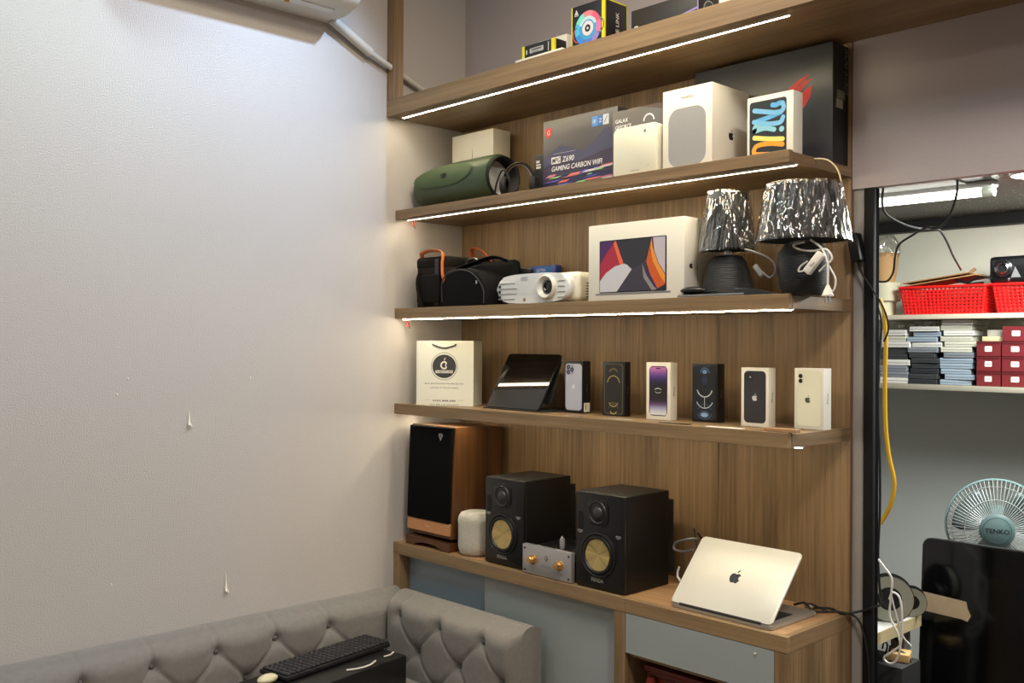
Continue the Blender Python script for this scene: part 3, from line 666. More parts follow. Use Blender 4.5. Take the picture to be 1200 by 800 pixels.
# ------------------------------------------------------------------ third shelf
BR = mat((36, 30, 26), .8, bump=.3, bscale=300, spec=.15); BRD = mat((24, 20, 18), .8, bump=.3, bscale=300, spec=.15); ORG = mat((206, 110, 50), .5); NYL = mat((9, 9, 11), .75, bump=.4, bscale=600, spec=.15)
x0 = max(.02, hy(489, 340, -.28).x); x1 = hy(523, 340, -.28).x
t = thing('brown_camera_bag', 'dark brown camera bag with orange leather handles at the wall end', 'bag', ((x0+x1)/2, -.16, B3+.0005))
hw = (x1-x0)/2; Hh = .185
m = MB(); m.box(-hw, hw, -.125, .125, 0, Hh-.02, BR, .012, 3); m.build('body', t)
m = MB(); m.box(-hw-.002, hw+.002, -.128, .128, Hh-.045, Hh, BRD, .014, 3); m.build('flap', t)
m = MB(); m.box(-hw+.018, hw-.02, -.139, -.1255, .02, .12, BRD, .008, 2); m.build('front_pocket', t)
m = MB(); m.box(hw-.05, hw-.03, -.132, -.1255, .01, Hh-.01, mat((30, 32, 40), .6), .002); m.box(hw-.046, hw-.034, -.136, -.132, .03, .05, CHROME, .001); m.build('buckle_strap', t)
m = MB(); m.tube([(-hw+.03, -.131, .13), (-hw+.03, -.142, .1), (-hw+.035, -.142, .06), (-hw+.06, -.143, .005)], .009, BRD, 8, flat=(1, .3)); m.build('webbing', t)
m = MB(); m.tube([(-hw+.01, -.10, Hh-.004), (-hw+.02, -.115, Hh+.014), (0, -.12, Hh+.022), (hw-.016, -.125, Hh+.01), (hw-.006, -.134, Hh-.03), (hw-.002, -.135, Hh-.07), (hw+.004, -.13, .085)], .007, ORG, 8, flat=(1.2, .45)); m.build('handle', t)
m = MB(); m.tube([(hw-.02, .02, Hh+.0), (hw-.0, .0, Hh+.03), (hw+.05, -.0, Hh+.022), (hw+.10, .01, Hh-.025)], .006, mat((190, 80, 44), .5), 8, flat=(1.2, .45)); m.build('handle', t)
# black camera bag
xa = hy(525, 340, -.285).x; xb = hy(577, 340, -.285).x; bw = (xb-xa)
t = thing('black_camera_bag', 'rounded black nylon camera bag between the brown bag and the projector', 'bag', ((xa+xb)/2, -.2, B3+.0005))
hw = bw/2-.003; pts = [(-hw, 0), (hw, 0), (hw, .05), (hw*.9, .085), (hw*.6, .115), (hw*.2, .13), (-hw*.3, .132), (-hw*.8, .12), (-hw, .09)]
m = MB(); m.prism(pts, -.115, .03, NYL, lambda u, v, d_: Vector((u, d_, v)), .012, 3); m.build('front_pocket', t, 50, recalc=True)
m = MB(); m.box(-hw*.95, hw*1.0, .02, .06, 0, .165, NYL, .025, 3); m.build('body', t)
m = MB(); m.tube([(-hw*.98, -.116, .02), (-hw*.97, -.117, .09), (-hw*.6, -.117, .122), (0, -.118, .125), (hw*.5, -.117, .107), (hw*.92, -.117, .06), (hw*.95, -.116, .01)], .0022, mat((52, 52, 54), .5), 6); m.build('zip', t)
m = MB(); m.box(-.004, .004, -.123, -.117, .075, .087, CHROME, .001, 1, T(hw*.68, 0, 0)); m.build('zip_pull', t)
m = MB(); m.tube([(-hw*.7, -.03, .145), (-hw*.6, -.04, .165), (-hw*.2, -.04, .17), (-hw*.1, -.035, .147), (-hw*.65, -.032, .141)], .0032, mat((120, 122, 124), .3, .8), 8); m.build('buckle', t)
m = MB(); m.tube([(-hw*.9, -.06, .132), (-hw*.2, -.06, .148), (hw*.5, -.03, .17), (hw*.85, .0, .158)], .012, NYL, 8, flat=(1.6, .4)); m.build('strap', t)
# tripod-like black straps behind, blue packet
xa = hy(585, 320, -.16).x
t = thing('folded_tripod', 'folded black tripod lying behind the black bag and the projector', 'tripod', (xa, -.09, B3+.0005))
m = MB()
for i, (yy, zz) in enumerate(((-.0, .012), (.026, .012), (.013, .034))): m.tube([(-.06, yy, zz), (.2, yy, zz)], .011, BLACKM, 12, smooth=False)
m.build('legs', t)
m = MB(); m.box(-.12, -.05, -.02, .045, .0, .06, BLACKM, .01); m.build('centre_block', t)
m = MB(); m.tube([(-.09, .01, .06), (-.095, .0, .10), (-.1, -.01, .14)], .014, BLACK, 12); m.ball((-.1, -.01, .148), .02, BLACK, 14); m.build('ball_head', t)
m = MB(); m.tube([(-.1, -.005, .132), (-.02, -.02, .126), (.08, -.025, .122)], lambda q: .011-.004*q, BLACKM, 10); m.build('pan_handle', t)
m = MB(); m.tube([(-.11, .0, .125), (-.05, -.03, .13), (.03, -.035, .128), (.12, -.03, .12)], .014, mat((40, 42, 40), .5), 10, flat=(.5, 1.2)); m.build('strap', t)
xa = hy(615, 315, -.09).x
dm = (xa-.02, xa+.1, -.04, -.012, hy(640, 309, -.09).z-B3)
t, hw, hd, h = cbox('blue_box', 'bright blue box peeping out behind the projector', 'box', dm, B3, mat((36, 66, 150), .4))
m = MB(); f = front(m, -hw, -hd, 0); f.rect(.02, h-.026, 2*hw-.02, h-.006, mat((60, 120, 200), .4)); f.text('ULTRA', .03, h-.021, .010, WT, 2); m.build('front_print', t)
# projector
xa = hy(581, 340, -.295).x; xb = hy(668, 340, -.295).x
t = thing('projector', 'white video projector with slatted vents and a round front lens', 'projector', ((xa+xb)/2, -.2, B3+.0005), -.02)
hw = (xb-xa)/2; H_ = hy(640, 317, -.29).z-B3-.006; PJ = mat((226, 228, 228), .35)
def sup(n_, a, b, e=3.2, k=40):
    o = []
    for i in range(k):
        tt = 2*PI*i/k; c, s_ = math.cos(tt), math.sin(tt)
        o.append((a*abs(c)**(2/e)*(1 if c > 0 else -1), b+b*abs(s_)**(2/e)*(1 if s_ > 0 else -1)))
    return o
m = MB(); m.box(-hw+.004, hw+.012, -.07, .06, .006, H_, mat((226, 222, 204), .4), .02, 4); m.build('casing', t)
m = MB(); m.prism([(u, v+.006) for u, v in sup(0, hw, (H_-.006)/2, 3.4)], -.092, -.06, PJ, lambda u, v, d_: Vector((u, d_, v)), .01, 3); m.build('front_fascia', t, 50, recalc=True)
fz = H_*.54
lx = hy(643, 338, -.292).x-(xa+xb)/2
m = MB(); ML = T(lx, -.093, fz) @ Rx(PI/2)
rL = .036
m.lathe([(rL+.002, -.002), (rL+.001, .012), (rL-.002, .015), (rL-.005, .012), (rL-.014, .0012), (rL-.024, .001)], mat((218, 216, 206), .35), 40, ML, caps=False)
m.build('lens_ring', t)
m = MB(); ML = T(lx+.006, -.0915, fz) @ Rx(PI/2)
m.lathe([(rL-.006, -.0), (rL-.008, .004), (rL-.014, .004), (rL-.016, -.004)], mat((120, 122, 126), .3), 32, ML, caps=False)
m.lathe([(rL-.015, .002), (rL-.0165, .008), (rL-.019, .008), (rL-.022, .004), (.008, .0055), (0.0005, .0065)], GLOSSB, 32, ML); m.build('lens', t)
SL = mat((168, 170, 170), .5)
m = MB()
for i in range(4):
    zz = H_*(.2+.17*i); m.box(-hw*.93, -hw*.38+.01*abs(i-1.5)*-1, -.0945, -.0915, zz, zz+.0028, SL, .0005, 1)
    m.box(-hw*.93, -hw*.88, -.0947, -.0915, zz+.004, zz+.0125, BLACK) if i < 3 else None
    m.box(lx+rL+.008, hw*.9, -.0945, -.0915, zz, zz+.0028, SL, .0005, 1)
m.build('vent_slats', t)
m = MB(); f = front(m, 0, -.0925, 0); f.rrect(-hw*.3, H_*.78, -hw*.12, H_*.9, .003, mat((176, 180, 192), .3), 1); f.ell(-hw*.2, H_*.17, .006, .006, mat((150, 100, 90), .5), 1, 10); m.build('marks', t)
m = MB(); s_ = side(m, hw+.012, -.045, 0)
for i in range(6):
    for j in range(2): s_.rect(.015+j*.035, .02+i*.0085, .045+j*.035, .024+i*.0085, mat((70, 70, 68), .5), 1)
m.build('side_vents', t)
for sx in (-1, 1):
    m = MB(); m.lathe([(.008, 0), (.008, .008)], BLACK, 12, T(sx*(hw-.04), -.02, 0)); m.build('foot', t)
# laptop cartons
dm = fit(690, 802, 818, 253, -.295, B3)
t, hw, hd, h = cbox('laptop_box', 'white laptop box showing a screen with red, grey and orange swooshes', 'box', dm, B3, PAPER)
m = MB(); f = front(m, -hw, -hd, 0); w2 = 2*hw
u0, u1, v0, v1 = w2*.125, w2*.83, h*.115, h*.79
f.rrect(u0, v0, u1, v1, .004, mat((20, 18, 28), .3)); a_, b_ = u0+.003, u1-.003; c_, d_ = v0+.003, v1-.003; ww, hh = b_-a_, d_-c_
def q(pts, c, k): f.poly([(a_+x*ww, c_+y*hh) for x, y in pts], mat(c, .35), k)
q([(0, 0), (1, 0), (1, 1), (0, 1)], (66, 44, 92), 2)
q([(0, .2), (0, .62), (.12, .8), (.24, 1), (.3, .8), (.36, .6), (.3, .5), (.12, .32)], (172, 44, 66), 3); q([(0, .55), (0, 1), (.24, 1), (.12, .8)], (78, 42, 96), 4); q([(.2, 1), (.25, 1), (.37, .55), (.32, .5)], (232, 110, 66), 4)
q([(0, .03), (0, .22), (.1, .38), (.24, .5), (.38, .54), (.46, .5), (.5, .42), (.3, .0), (0, 0)], (206, 206, 212), 5)
q([(.26, 1), (.8, 1), (.78, .8), (.66, .52), (.5, .42), (.4, .55)], (50, 50, 56), 6)
q([(.5, .42), (.66, .52), (.78, .75), (.7, .3), (.84, 0), (.27, 0)], (62, 58, 70), 6); q([(.66, .52), (.72, .3), (.84, .06), (.9, 0), (.8, 0), (.68, .25)], (140, 140, 136), 7)
q([(.8, 1), (.77, .78), (.85, .5), (.96, .2), (1, .12), (1, 0), (.9, 0), (.78, .3), (.72, .55)], (206, 92, 34), 8); q([(.8, 1), (.82, .8), (.9, .5), (1, .28), (1, .12), (.93, .25), (.82, .55), (.78, .8)], (236, 150, 60), 9); q([(.82, 1), (1, 1), (1, .3), (.9, .52), (.84, .75)], (196, 186, 196), 9)
q([(0.85, 0), (1, 0), (1, .1)], (44, 40, 60), 10)
f.rect(u0-.014, v0-.006, u1+.014, v0-.001, mat((150, 148, 150), .3, .6), 2); s_ = side(m, hw, -hd, 0); s_.apple(hd, h*.42, .02, CARD); m.build('printed_faces', t)
dm2 = (dm[0]+.06, hy(830, 300, -.2).x, -.225, -.135, h-.004)
xg = hx(843, 300, 1.33)
t, hw, hd, h = cbox('grey_laptop_box', 'grey laptop box standing behind the white laptop box', 'box', (1.02, dm[1], dm[3]+.003, hx(843, 300, dm[1]).y, h-.002), B3, mat((150, 146, 136), .5))
m = MB(); s_ = side(m, hw, -hd, 0); s_.apple(hd, h*.42, .02, CARD); m.build('side_print', t)
# lamps
SHD = mat((20, 19, 19), .6); BASE = mat((17, 18, 20), .5, bump=1, bscale=160, stretch=(.1, .1, 3))
def film():
    m = bpy.data.materials.new('clear_film'); m.use_nodes = True; nt = m.node_tree
    for n in list(nt.nodes): nt.nodes.remove(n)
    out = nt.nodes.new('ShaderNodeOutputMaterial'); mx = nt.nodes.new('ShaderNodeMixShader'); tr = nt.nodes.new('ShaderNodeBsdfTransparent'); gl = nt.nodes.new('ShaderNodeBsdfGlossy')
    gl.inputs['Roughness'].default_value = .07; gl.inputs['Color'].default_value = (.95, .95, .93, 1); tr.inputs[0].default_value = (.93, .93, .92, 1)
    lw = nt.nodes.new('ShaderNodeLayerWeight'); lw.inputs[0].default_value = .35
    tc = nt.nodes.new('ShaderNodeTexCoord'); mp = nt.nodes.new('ShaderNodeMapping'); mp.inputs['Scale'].default_value = (1, 1, .28)
    n = nt.nodes.new('ShaderNodeTexNoise'); n.inputs['Scale'].default_value = 24; n.inputs['Detail'].default_value = 2; n.inputs['Distortion'].default_value = 1.2
    bp = nt.nodes.new('ShaderNodeBump'); bp.inputs['Strength'].default_value = 1; bp.inputs['Distance'].default_value = .03
    nt.links.new(tc.outputs['Object'], mp.inputs[0]); nt.links.new(mp.outputs[0], n.inputs['Vector']); nt.links.new(n.outputs[0], bp.inputs['Height'])
    nt.links.new(bp.outputs[0], gl.inputs['Normal']); nt.links.new(bp.outputs[0], lw.inputs['Normal'])
    ml = nt.nodes.new('ShaderNodeMath'); ml.operation = 'MULTIPLY_ADD'; ml.inputs[1].default_value = .6; ml.inputs[2].default_value = .1
    nt.links.new(lw.outputs['Facing'], ml.inputs[0]); nt.links.new(ml.outputs[0], mx.inputs[0]); nt.links.new(tr.outputs[0], mx.inputs[1]); nt.links.new(gl.outputs[0], mx.inputs[2]); nt.links.new(mx.outputs[0], out.inputs[0])
    return m
FILM = film()
def lamp(label, x, y, base_prof, rb, rt, z0, z1, cords):
    t = thing('table_lamp', label, 'lamp', (x, y, B3+.0005), 0, 'film-wrapped table lamps')
    m = MB(); m.lathe(base_prof, BASE, 40); m.build('lamp_base', t)
    zb = base_prof[-1][1]; m = MB(); m.lathe([(.011, zb), (.011, z0+.03), (.015, z0+.03), (.015, z0+.06)], CHROME, 20); m.build('socket', t)
    m = MB(); m.ball((0, 0, z0+.085), .026, mat((230, 226, 214), .3), 18); m.build('bulb', t)
    m = MB(); m.lathe([(rb, z0), (rt, z1), (rt-.002, z1), (rb-.002, z0)], SHD, 56, caps=False)
    for k in range(3):
        a = k*2*PI/3; m.tube([(.014*math.cos(a), .014*math.sin(a), z0+.055), (rb*.93*math.cos(a), rb*.93*math.sin(a), z0+.02)], .0015, CHROME, 6, smooth=False)
    sh_ = m.build('lamp_shade', t, 50)
    rnd = random.Random(int(rb*1000)); ph = [(rnd.uniform(0, 6.28), rnd.randint(9, 40), rnd.uniform(.002, .006)) for _ in range(9)]
    def fn(a, z): return 1+sum(am*math.sin(k*a+p+z*12*math.sin(k)) for p, k, am in ph)
    m = MB(); N = 14; m.lathe([(rb+.006+(rt-rb)*i/N, z0-.006+(z1-z0+.01)*i/N) for i in range(N+1)]+[(rt*.6, z1+.006), (rt*.2, z1+.008)], FILM, 160, fn=fn, caps=False)
    m.build('plastic_wrap', sh_, 80)
    return t
def zat(px, py, x, y):   # height of the vertical line over (x, y) seen at row py
    dpt = (Vector((x, y, 0))-CAM).dot(FW); return CAM.z+(400-py)/FPX*dpt+.0
def vline(px, y): return hy(px, 300, y).x
L1Y, L2Y = -.225, -.262; l1x = vline(853, L1Y); l2x = vline(941, L2Y)
z0 = zat(0, 289, l1x, L1Y)-B3+.006; z1 = zat(0, 217, l1x, L1Y)-B3-.008
zs1 = min(z1, 1.955-B3-.012)
lamp('table lamp in clear film, the narrower one, over a flared dark base', l1x, L1Y, [(.073, 0), (.074, .004), (.068, .03), (.06, .07), (.05, .1), (.038, .115), (.012, .12)], .073, .051, z0, zs1, 0)
z0b = zat(0, 278, l2x, L2Y)-B3+.008; zs2 = min(zat(0, 208, l2x, L2Y)-B3-.006, 1.955-B3-.012)
lamp('table lamp in clear film, the wider one, on a rounded dark base with white plug', l2x, L2Y, [(.045, 0), (.05, .004), (.058, .03), (.065, .07), (.062, .105), (.045, .13), (.012, .138)], .112, .086, z0b, zs2, 0)
# base dish under lamp 2, flat case etc
v = vline(845, -.27)
t = thing('dark_tray', 'flat dark tapered tray between the two lamp bases', 'tray', (vline(893, -.29), -.295, B3+.0035), 0)
m = MB(); m.prism([(-.065, 0), (.06, 0), (.045, .004), (-.02, .018), (-.065, .02)], -.022, .0, mat((38, 44, 46), .35), lambda u, v, d_: Vector((u, d_, v)), .002, 2); m.build('tray', t, recalc=True)
t = thing('flat_tablet', 'thin silver tablet lying flat in front of the lamps and laptop box', 'tablet', (vline(837, -.305), -.31, Z3+.0005), 0)
m = MB(); m.box(-.11, .10, -.01, .095-.06, 0, .006, mat((150, 148, 146), .3, .7), .002); m.build('casing', t); m = MB(); m.box(-.106, .096, -.0075, .0325, .0062, .0068, GLOSSB); m.build('screen', t)
t = thing('sunglasses_case', 'small black oval case on the thin silver tablet', 'case', (vline(812, -.30), -.297, Z3+.008), .1)
m = MB(); m.ball((0, 0, .011), .04, mat((16, 14, 14), .35), 20, (1, .4, .27)); m.build('case_shell', t)
m = MB(); m.box(.028, .075, -.006, .006, .004, .009, BLACK, .002); m.build('tab', t)
# white lamp cords with switch and plug
def CP(px, py, y=-.318): return Pyy(px, py, y)
t = thing('lamp_cord', 'white lamp cord with inline switch and two-pin plug hanging over the shelf end', 'cord', (0, 0, 0))
m = MB(); m.tube([CP(943, 284, -.3), CP(930, 287), CP(936, 292), CP(952, 294), CP(968, 292, -.325), CP(975, 303, -.327), CP(966, 312, -.327), CP(960, 318, -.326)], .0026, WC)
m.tube([CP(950, 281, -.3), CP(962, 290, -.325), CP(968, 302, -.329), CP(970, 315, -.33), CP(970, 336, -.33)], .0026, WC)
m.tube([CP(972, 312, -.328), CP(979, 326, -.33), CP(978, 338, -.33), CP(973, 343, -.33)], .0022, WC)
m.tube([CP(944, 317, -.33), CP(936, 318, -.33), CP(938, 312, -.33), CP(946, 306, -.33)], .0022, WC); m.build('flex', t)
m = MB(); c0 = Vector(CP(954, 308, -.338)); m.box(-.03, .03, -.008, .008, -.0105, .0105, WHITE, .004, 2, T(*c0) @ Rz(.0) @ Ry(-.85)); m.box(-.006, .006, -.011, -.008, -.004, .004, OFFW, .001, 1, T(*c0) @ Ry(-.85)); m.build('inline_switch', t)
m = MB(); c0 = Vector(CP(970, 342, -.332)); m.lathe([(.004, .016), (.006, .01), (.009, .004), (.012, -.004), (.014, -.006), (.014, -.010)], WHITE, 16, T(*c0))
for dx in (-.005, .005): m.box(dx-.0012, dx+.0012, -.003, .003, -.026, -.0105, CHROME, 0, 1, T(*c0))
m.build('plug', t)
cable('lamp_cord', 'grey-white lamp cord looped against the flared lamp base', [CP(873, 292, -.29), CP(884, 295, -.29), CP(902, 303, -.29), CP(909, 316, -.29), CP(902, 325, -.29), CP(893, 318, -.29)], .0024, mat((150, 150, 150), .5))
m = MB(); c0 = Vector(CP(889, 317, -.296)); m.box(-.018, .018, -.006, .006, -.006, .006, mat((150, 152, 154), .4), .003, 2, T(*c0) @ Ry(.9)); tag(m.build('cord_switch'), 'small grey cord switch in front of the flared lamp base', 'switch')
# adapter on the jamb
t = thing('power_adapter', 'black power adapter stuck beside the shelving end above a hanging cable', 'adapter', (1.622, -.0, 0))
c0 = hy(1003, 290, -.02)
m = MB(); m.box(-.014, .014, -.018, .018, -.038, .038, BLACK, .004, 2, T(c0.x-1.622, c0.y+.002, c0.z) @ Ry(-.18)); m.build('body', t)
c1 = hy(994, 270, -.02); m = MB(); m.box(-.008, .008, -.006, .006, -.008, .008, WHITE, .002, 2, T(c1.x-1.622, c1.y, c1.z)); m.build('usb_plug', t)
c2 = Vector(Pyy(1006, 307, -.018))-Vector((1.622, 0, 0))
m = MB(); m.tube([c2, Vector(Pyy(1010, 320, -.015))-Vector((1.622, 0, 0)), Vector(Pyy(1023, 340, -.015))-Vector((1.622, 0, 0)), Vector(Pyy(1036, 362, .0))-Vector((1.622, 0, 0)), Vector(Pyy(1041, 385, .03))-Vector((1.622, 0, 0)), Vector(Pyy(1036, 400, .05))-Vector((1.622, 0, 0))], lambda q: .0045-.0022*min(1, q*3), BC, 8); m.build('lead', t)
# ------------------------------------------------------------------ fourth shelf
BGW, BGD, BTH = .212, .12, math.radians(33); h = .232; gl_ = hy(488, 440, -.297)
gc = Vector((gl_.x, -.297, 0))+Vector((math.cos(BTH), math.sin(BTH), 0))*BGW/2+Vector((-math.sin(BTH), math.cos(BTH), 0))*BGD/2
t = thing('paper_bag', 'white paper carrier bag with a round black shop emblem', 'bag', (gc.x, gc.y, B4+.0005), BTH); hw = BGW/2; hd = BGD/2
KR = mat((230, 230, 216), .6)
m = MB(); m.box(-hw, hw, -hd, -hd+.0006, 0, h, KR); m.box(-hw, hw, hd-.0006, hd, 0, h-.001, KR); m.box(-hw, -hw+.0006, -hd, hd, 0, h, KR)
m.face([(hw, -hd, 0), (hw-.003, 0, 0), (hw-.003, 0, h), (hw, -hd, h)], KR); m.face([(hw-.003, 0, 0), (hw, hd, 0), (hw, hd, h), (hw-.003, 0, h)], KR); m.box(-hw, hw, -hd, hd, 0, .001, KR); m.build('bag_body', t)
m = MB(); f = front(m, -hw, -hd, 0); w2 = 2*hw; EM = mat((58, 58, 58), .6); cu, cv = w2*.49, h*.605
f.arc(cu, cv, .0475, .049, 0, 360, EM, 1, 48); f.ell(cu, cv, .044, .042, EM, 1, 40)
f.arc(cu, cv+.004, .009, .0145, 50, 310, PAPER, 2, 24); f.arc(cu+.015, cv+.004, .0075, .0115, 120, 240, PAPER, 2, 12); f.stroke([(cu+.001, cv+.022), (cu+.003, cv+.03)], .003, PAPER, 2)
f.rect(cu-.032, cv-.024, cu+.032, cv-.014, PAPER, 2); f.text('TABINSTORE', cu, cv-.0225, .007, EM, 3, align='c', width=.058)
GT = mat((120, 118, 110), .6)
f.text('MUA BAN IPHONE IPAD MACBOOK', cu, h*.33, .005, GT, 1, align='c', width=w2*.68); f.text('LAPTOP UY TIN DA NANG', cu, h*.265, .005, GT, 1, align='c', width=w2*.5)
f.text('0905.888.688', cu, h*.065, .006, EM, 1, align='c', width=w2*.4); f.rect(w2*.14, h*.085, w2*.26, h*.088, GT); f.rect(w2*.72, h*.085, w2*.84, h*.088, GT); f.text('SO 88 LE DUAN', cu, h*.012, .004, GT, 1, align='c', width=w2*.5)
m.build('front_print', t)
m = MB(); m.tube([(-hw*.42, -hd-.002, h-.014), (-hw*.2, -hd-.003, h-.022), (0, -hd-.004, h-.026), (hw*.16, -hd-.003, h-.023), (hw*.38, -hd-.002, h-.016)], .0018, mat((40, 36, 32), .7), 8)
for s__ in (-.42, .38): m.ball((hw*s__, -hd-.0015, h-.014), .003, mat((40, 36, 32), .7), 8)
m.build('cord_handle', t)
m = MB(); s_ = side(m, hw-.0015, -hd, 0); s_.ell(hd*.6, h*.38, .004, .002, GT, 3); m.build('side_mark', t)
# tablet on folio
bl, br = hz(568, 478, B4), hz(632, 483, B4); 
yb0 = -.25; A_ = hz(570, 478, B4); B_ = hz(631, 483, B4)
t = thing('tablet', 'black tablet propped on its folding cover with a glossy screen', 'tablet', (A_.x, A_.y, B4+.0005), math.atan2(B_.y-A_.y, B_.x-A_.x))
Lw = (B_-A_).length
tl, tr_ = hy(592, 417, A_.y+.075), hy(652, 419, A_.y+.075)
hh = .21; tilt = .52
Mt = Rx(-tilt)
m = MB(); m.prism(rr_pts(0, 0, Lw, hh, .01), -.0035, .0035, mat((40, 40, 42), .3, .6), lambda u, v, d_: Mt @ Vector((u, d_, v+.004)), .0012, 2); m.build('casing', t, recalc=True)
m = MB(); fr = Pr(m, Mt @ Vector((0, -.0037, .004)), Mt.to_3x3() @ Vector((1, 0, 0)), Mt.to_3x3() @ Vector((0, 0, 1))); fr.rrect(.002, .002, Lw-.002, hh-.002, .009, mat((4, 4, 5), .04, spec=.7)); m.build('screen', t)
m = MB(); e1 = Mt @ Vector((0, .006, hh*.93)); m.box(-.002, Lw+.002, -.004, 0, 0, .15, BLACKM, .001, 1, T(0, e1.y, e1.z) @ Rx(PI-.35) ) ; m.build('folio_back', t)
m = MB(); m.box(-.004, Lw+.03, -.012, .13, 0, .0035, BLACKM, .001, 1); m.build('folio_base', t)
# phone boxes
def phonebox(l, c, r, pt, pb, m_, label, printer, sidefn=None):
    yf = hz(c, pb, B4).y; dm = fit(l, c, r, pt, yf, B4)
    t, hw, hd, h = cbox('phone_box', label, 'box', dm, B4, m_, group='phone boxes in a row')
    m = MB(); f = front(m, -hw, -hd, 0); printer(f, 2*hw, h); s_ = side(m, hw, -hd, 0)
    if sidefn: sidefn(s_, 2*hd, h)
    m.build('printed_faces', t); return t
BKB = mat((22, 22, 24), .4)
def p1(f, w, h):
    f.rrect(w*.08, h*.05, w*.94, h*.95, .012, mat((176, 180, 200), .35)); f.rrect(w*.12, h*.74, w*.52, h*.93, .008, mat((150, 154, 178), .35), 2)
    for a, b in ((.23, .885), (.23, .785), (.43, .835)): f.ell(w*a, h*b, .0075, .0075, mat((40, 44, 56), .3), 3); f.ell(w*a, h*b, .003, .003, mat((120, 124, 140), .3), 4)
    f.apple(w*.5, h*.52, .018, mat((214, 216, 226), .3), 2)
def s1(s, d, h): s.rrect(d*.12, .004, d*.9, h*.2, .001, PAPER); s.rect(d*.3, .01, d*.4, h*.17, BLACK, 2); s.text('iPhone', d*.6, h*.42, .006, mat((110, 110, 116), .4), 1, rot=PI/2)
phonebox(661.2, 683.4, 692.2, 423.4, 484.5, BKB, 'black phone box with a pale blue phone and three lenses', p1, s1)
def p2(f, w, h):
    G = mat((196, 176, 120), .35); GD = mat((104, 92, 66), .4)
    f.rrect(w*.08, h*.03, w*.92, h*.96, .01, mat((84, 82, 74), .4)); f.rrect(w*.12, h*.045, w*.88, h*.945, .009, mat((36, 34, 30), .4), 2)
    f.arc(w*.5, h*.755, .016, .0215, 30, 150, GD, 3); f.arc(w*.5, h*.59, .0235, .026, 10, 170, G, 3); f.arc(w*.5, h*.28, .017, .0195, 200, 340, G, 3); f.arc(w*.5, h*.29, .012, .015, 210, 330, GD, 3)
    f.arc(w*.5, h*.145, .016, .0185, 0, 180, GD, 3); f.arc(w*.5, h*.125, .013, .016, 210, 330, G, 3)
def s2(s, d, h): s.text('iPhone', d*.6, h*.42, .006, mat((110, 100, 90), .4), 1, rot=PI/2)
phonebox(706.2, 732.5, 739.1, 424, 488.3, BKB, 'black phone box with golden rings on the front', p2, s2)
def p3(f, w, h):
    f.rrect(w*.13, h*.07, w*.88, h*.935, .012, mat((24, 20, 30), .3)); u0, u1 = w*.16, w*.85
    cols = [(222, 224, 228), (196, 200, 214), (150, 150, 184), (96, 76, 116), (52, 36, 58), (36, 32, 36), (36, 34, 34), (34, 34, 34), (36, 34, 34), (38, 32, 48), (52, 42, 88), (82, 58, 130), (130, 84, 160), (176, 110, 176), (196, 124, 186)]
    cols = [tuple(cols[j][q]*(1-t/4)+cols[j+1][q]*t/4 for q in range(3)) for j in range(len(cols)-1) for t in range(4)]
    n = len(cols); v0, v1 = h*.085, h*.92
    for i, c in enumerate(cols):
        a = v0+(v1-v0)*i/n; b = v0+(v1-v0)*(i+1)/n; ins = .006 if i in (0, n-1) else 0
        f.poly([(u0+ins, a), (u1-ins, a), (u1, b), (u0, b)] if i == 0 else [(u0, a), (u1, a), (u1-ins, b), (u0+ins, b)], mat(c, .35), 2)
    f.rrect(w*.42, h*.885, w*.6, h*.905, .0015, BLACK, 3); S = mat((214, 214, 220), .3)
    f.arc(w*.5, h*.44, .018, .0195, 50, 130, S, 3); f.arc(w*.5, h*.58, .018, .0195, 235, 305, S, 3) ; f.arc(w*.5, h*.41, .022, .0235, 55, 125, S, 3)
def s3(s, d, h): s.text('iPhone', d*.6, h*.42, .007, mat((90, 90, 96), .4), 1, rot=PI/2)
phonebox(757.5, 785.7, 793.9, 425, 493, PAPER, 'white phone box with a purple and white screen picture', p3, s3)
def p4(f, w, h):
    S = mat((196, 208, 214), .3); Bl = mat((70, 96, 130), .35)
    f.rrect(w*.06, h*.04, w*.92, h*.96, .01, mat((32, 36, 42), .35))
    f.arc(w*.5, h*.84, .012, .0165, 0, 180, Bl, 2); f.ell(w*.5, h*.86, .008, .006, mat((110, 150, 200), .3), 3); f.ell(w*.5, h*.72, .010, .014, mat((38, 52, 78), .35), 2)
    f.arc(w*.5, h*.585, .0245, .0275, 195, 345, S, 2); f.arc(w*.5, h*.415, .0285, .031, 205, 335, S, 2); f.rect(w*.49, h*.25, w*.51, h*.42, S, 2)
    f.arc(w*.5, h*.21, .026, .0285, 205, 335, Bl, 2); f.ell(w*.5, h*.13, .017, .010, Bl, 3); f.ell(w*.5, h*.12, .012, .006, mat((150, 180, 210), .3), 4); f.arc(w*.5, h*.17, .022, .024, 20, 160, Bl, 2)
phonebox(811.3, 841, 849.3, 426.5, 495.6, BKB, 'black phone box with blue and silver rings', p4, s2)
def p5(f, w, h):
    f.rrect(w*.11, h*.065, w*.9, h*.945, .012, mat((52, 52, 54), .3)); f.ell(w*.34, h*.84, .0022, .0022, WHITE, 3); f.rrect(w*.16, h*.78, w*.44, h*.91, .006, mat((44, 44, 48), .3), 2)
    f.apple(w*.5, h*.5, .02, mat((200, 200, 200), .3), 2)
phonebox(868.6, 901, 909, 431.3, 501.3, PAPER, 'white phone box with a black phone picture', p5, s3)
def p6(f, w, h):
    LN = mat((200, 200, 176), .5); f.rrect(w*.1, h*.05, w*.93, h*.96, .012, LN); f.rrect(w*.107, h*.055, w*.923, h*.955, .0115, mat((230, 230, 206), .4), 2)
    for v in (.87, .79): f.ell(w*.22, h*v, .0058, .0058, BLACK, 3)
    f.apple(w*.47, h*.495, .02, mat((90, 86, 70), .3), 3)
phonebox(931, 965, 974.4, 432, 504.5, PAPER, 'white phone box with a pale yellow phone and two black lenses', p6, s3)
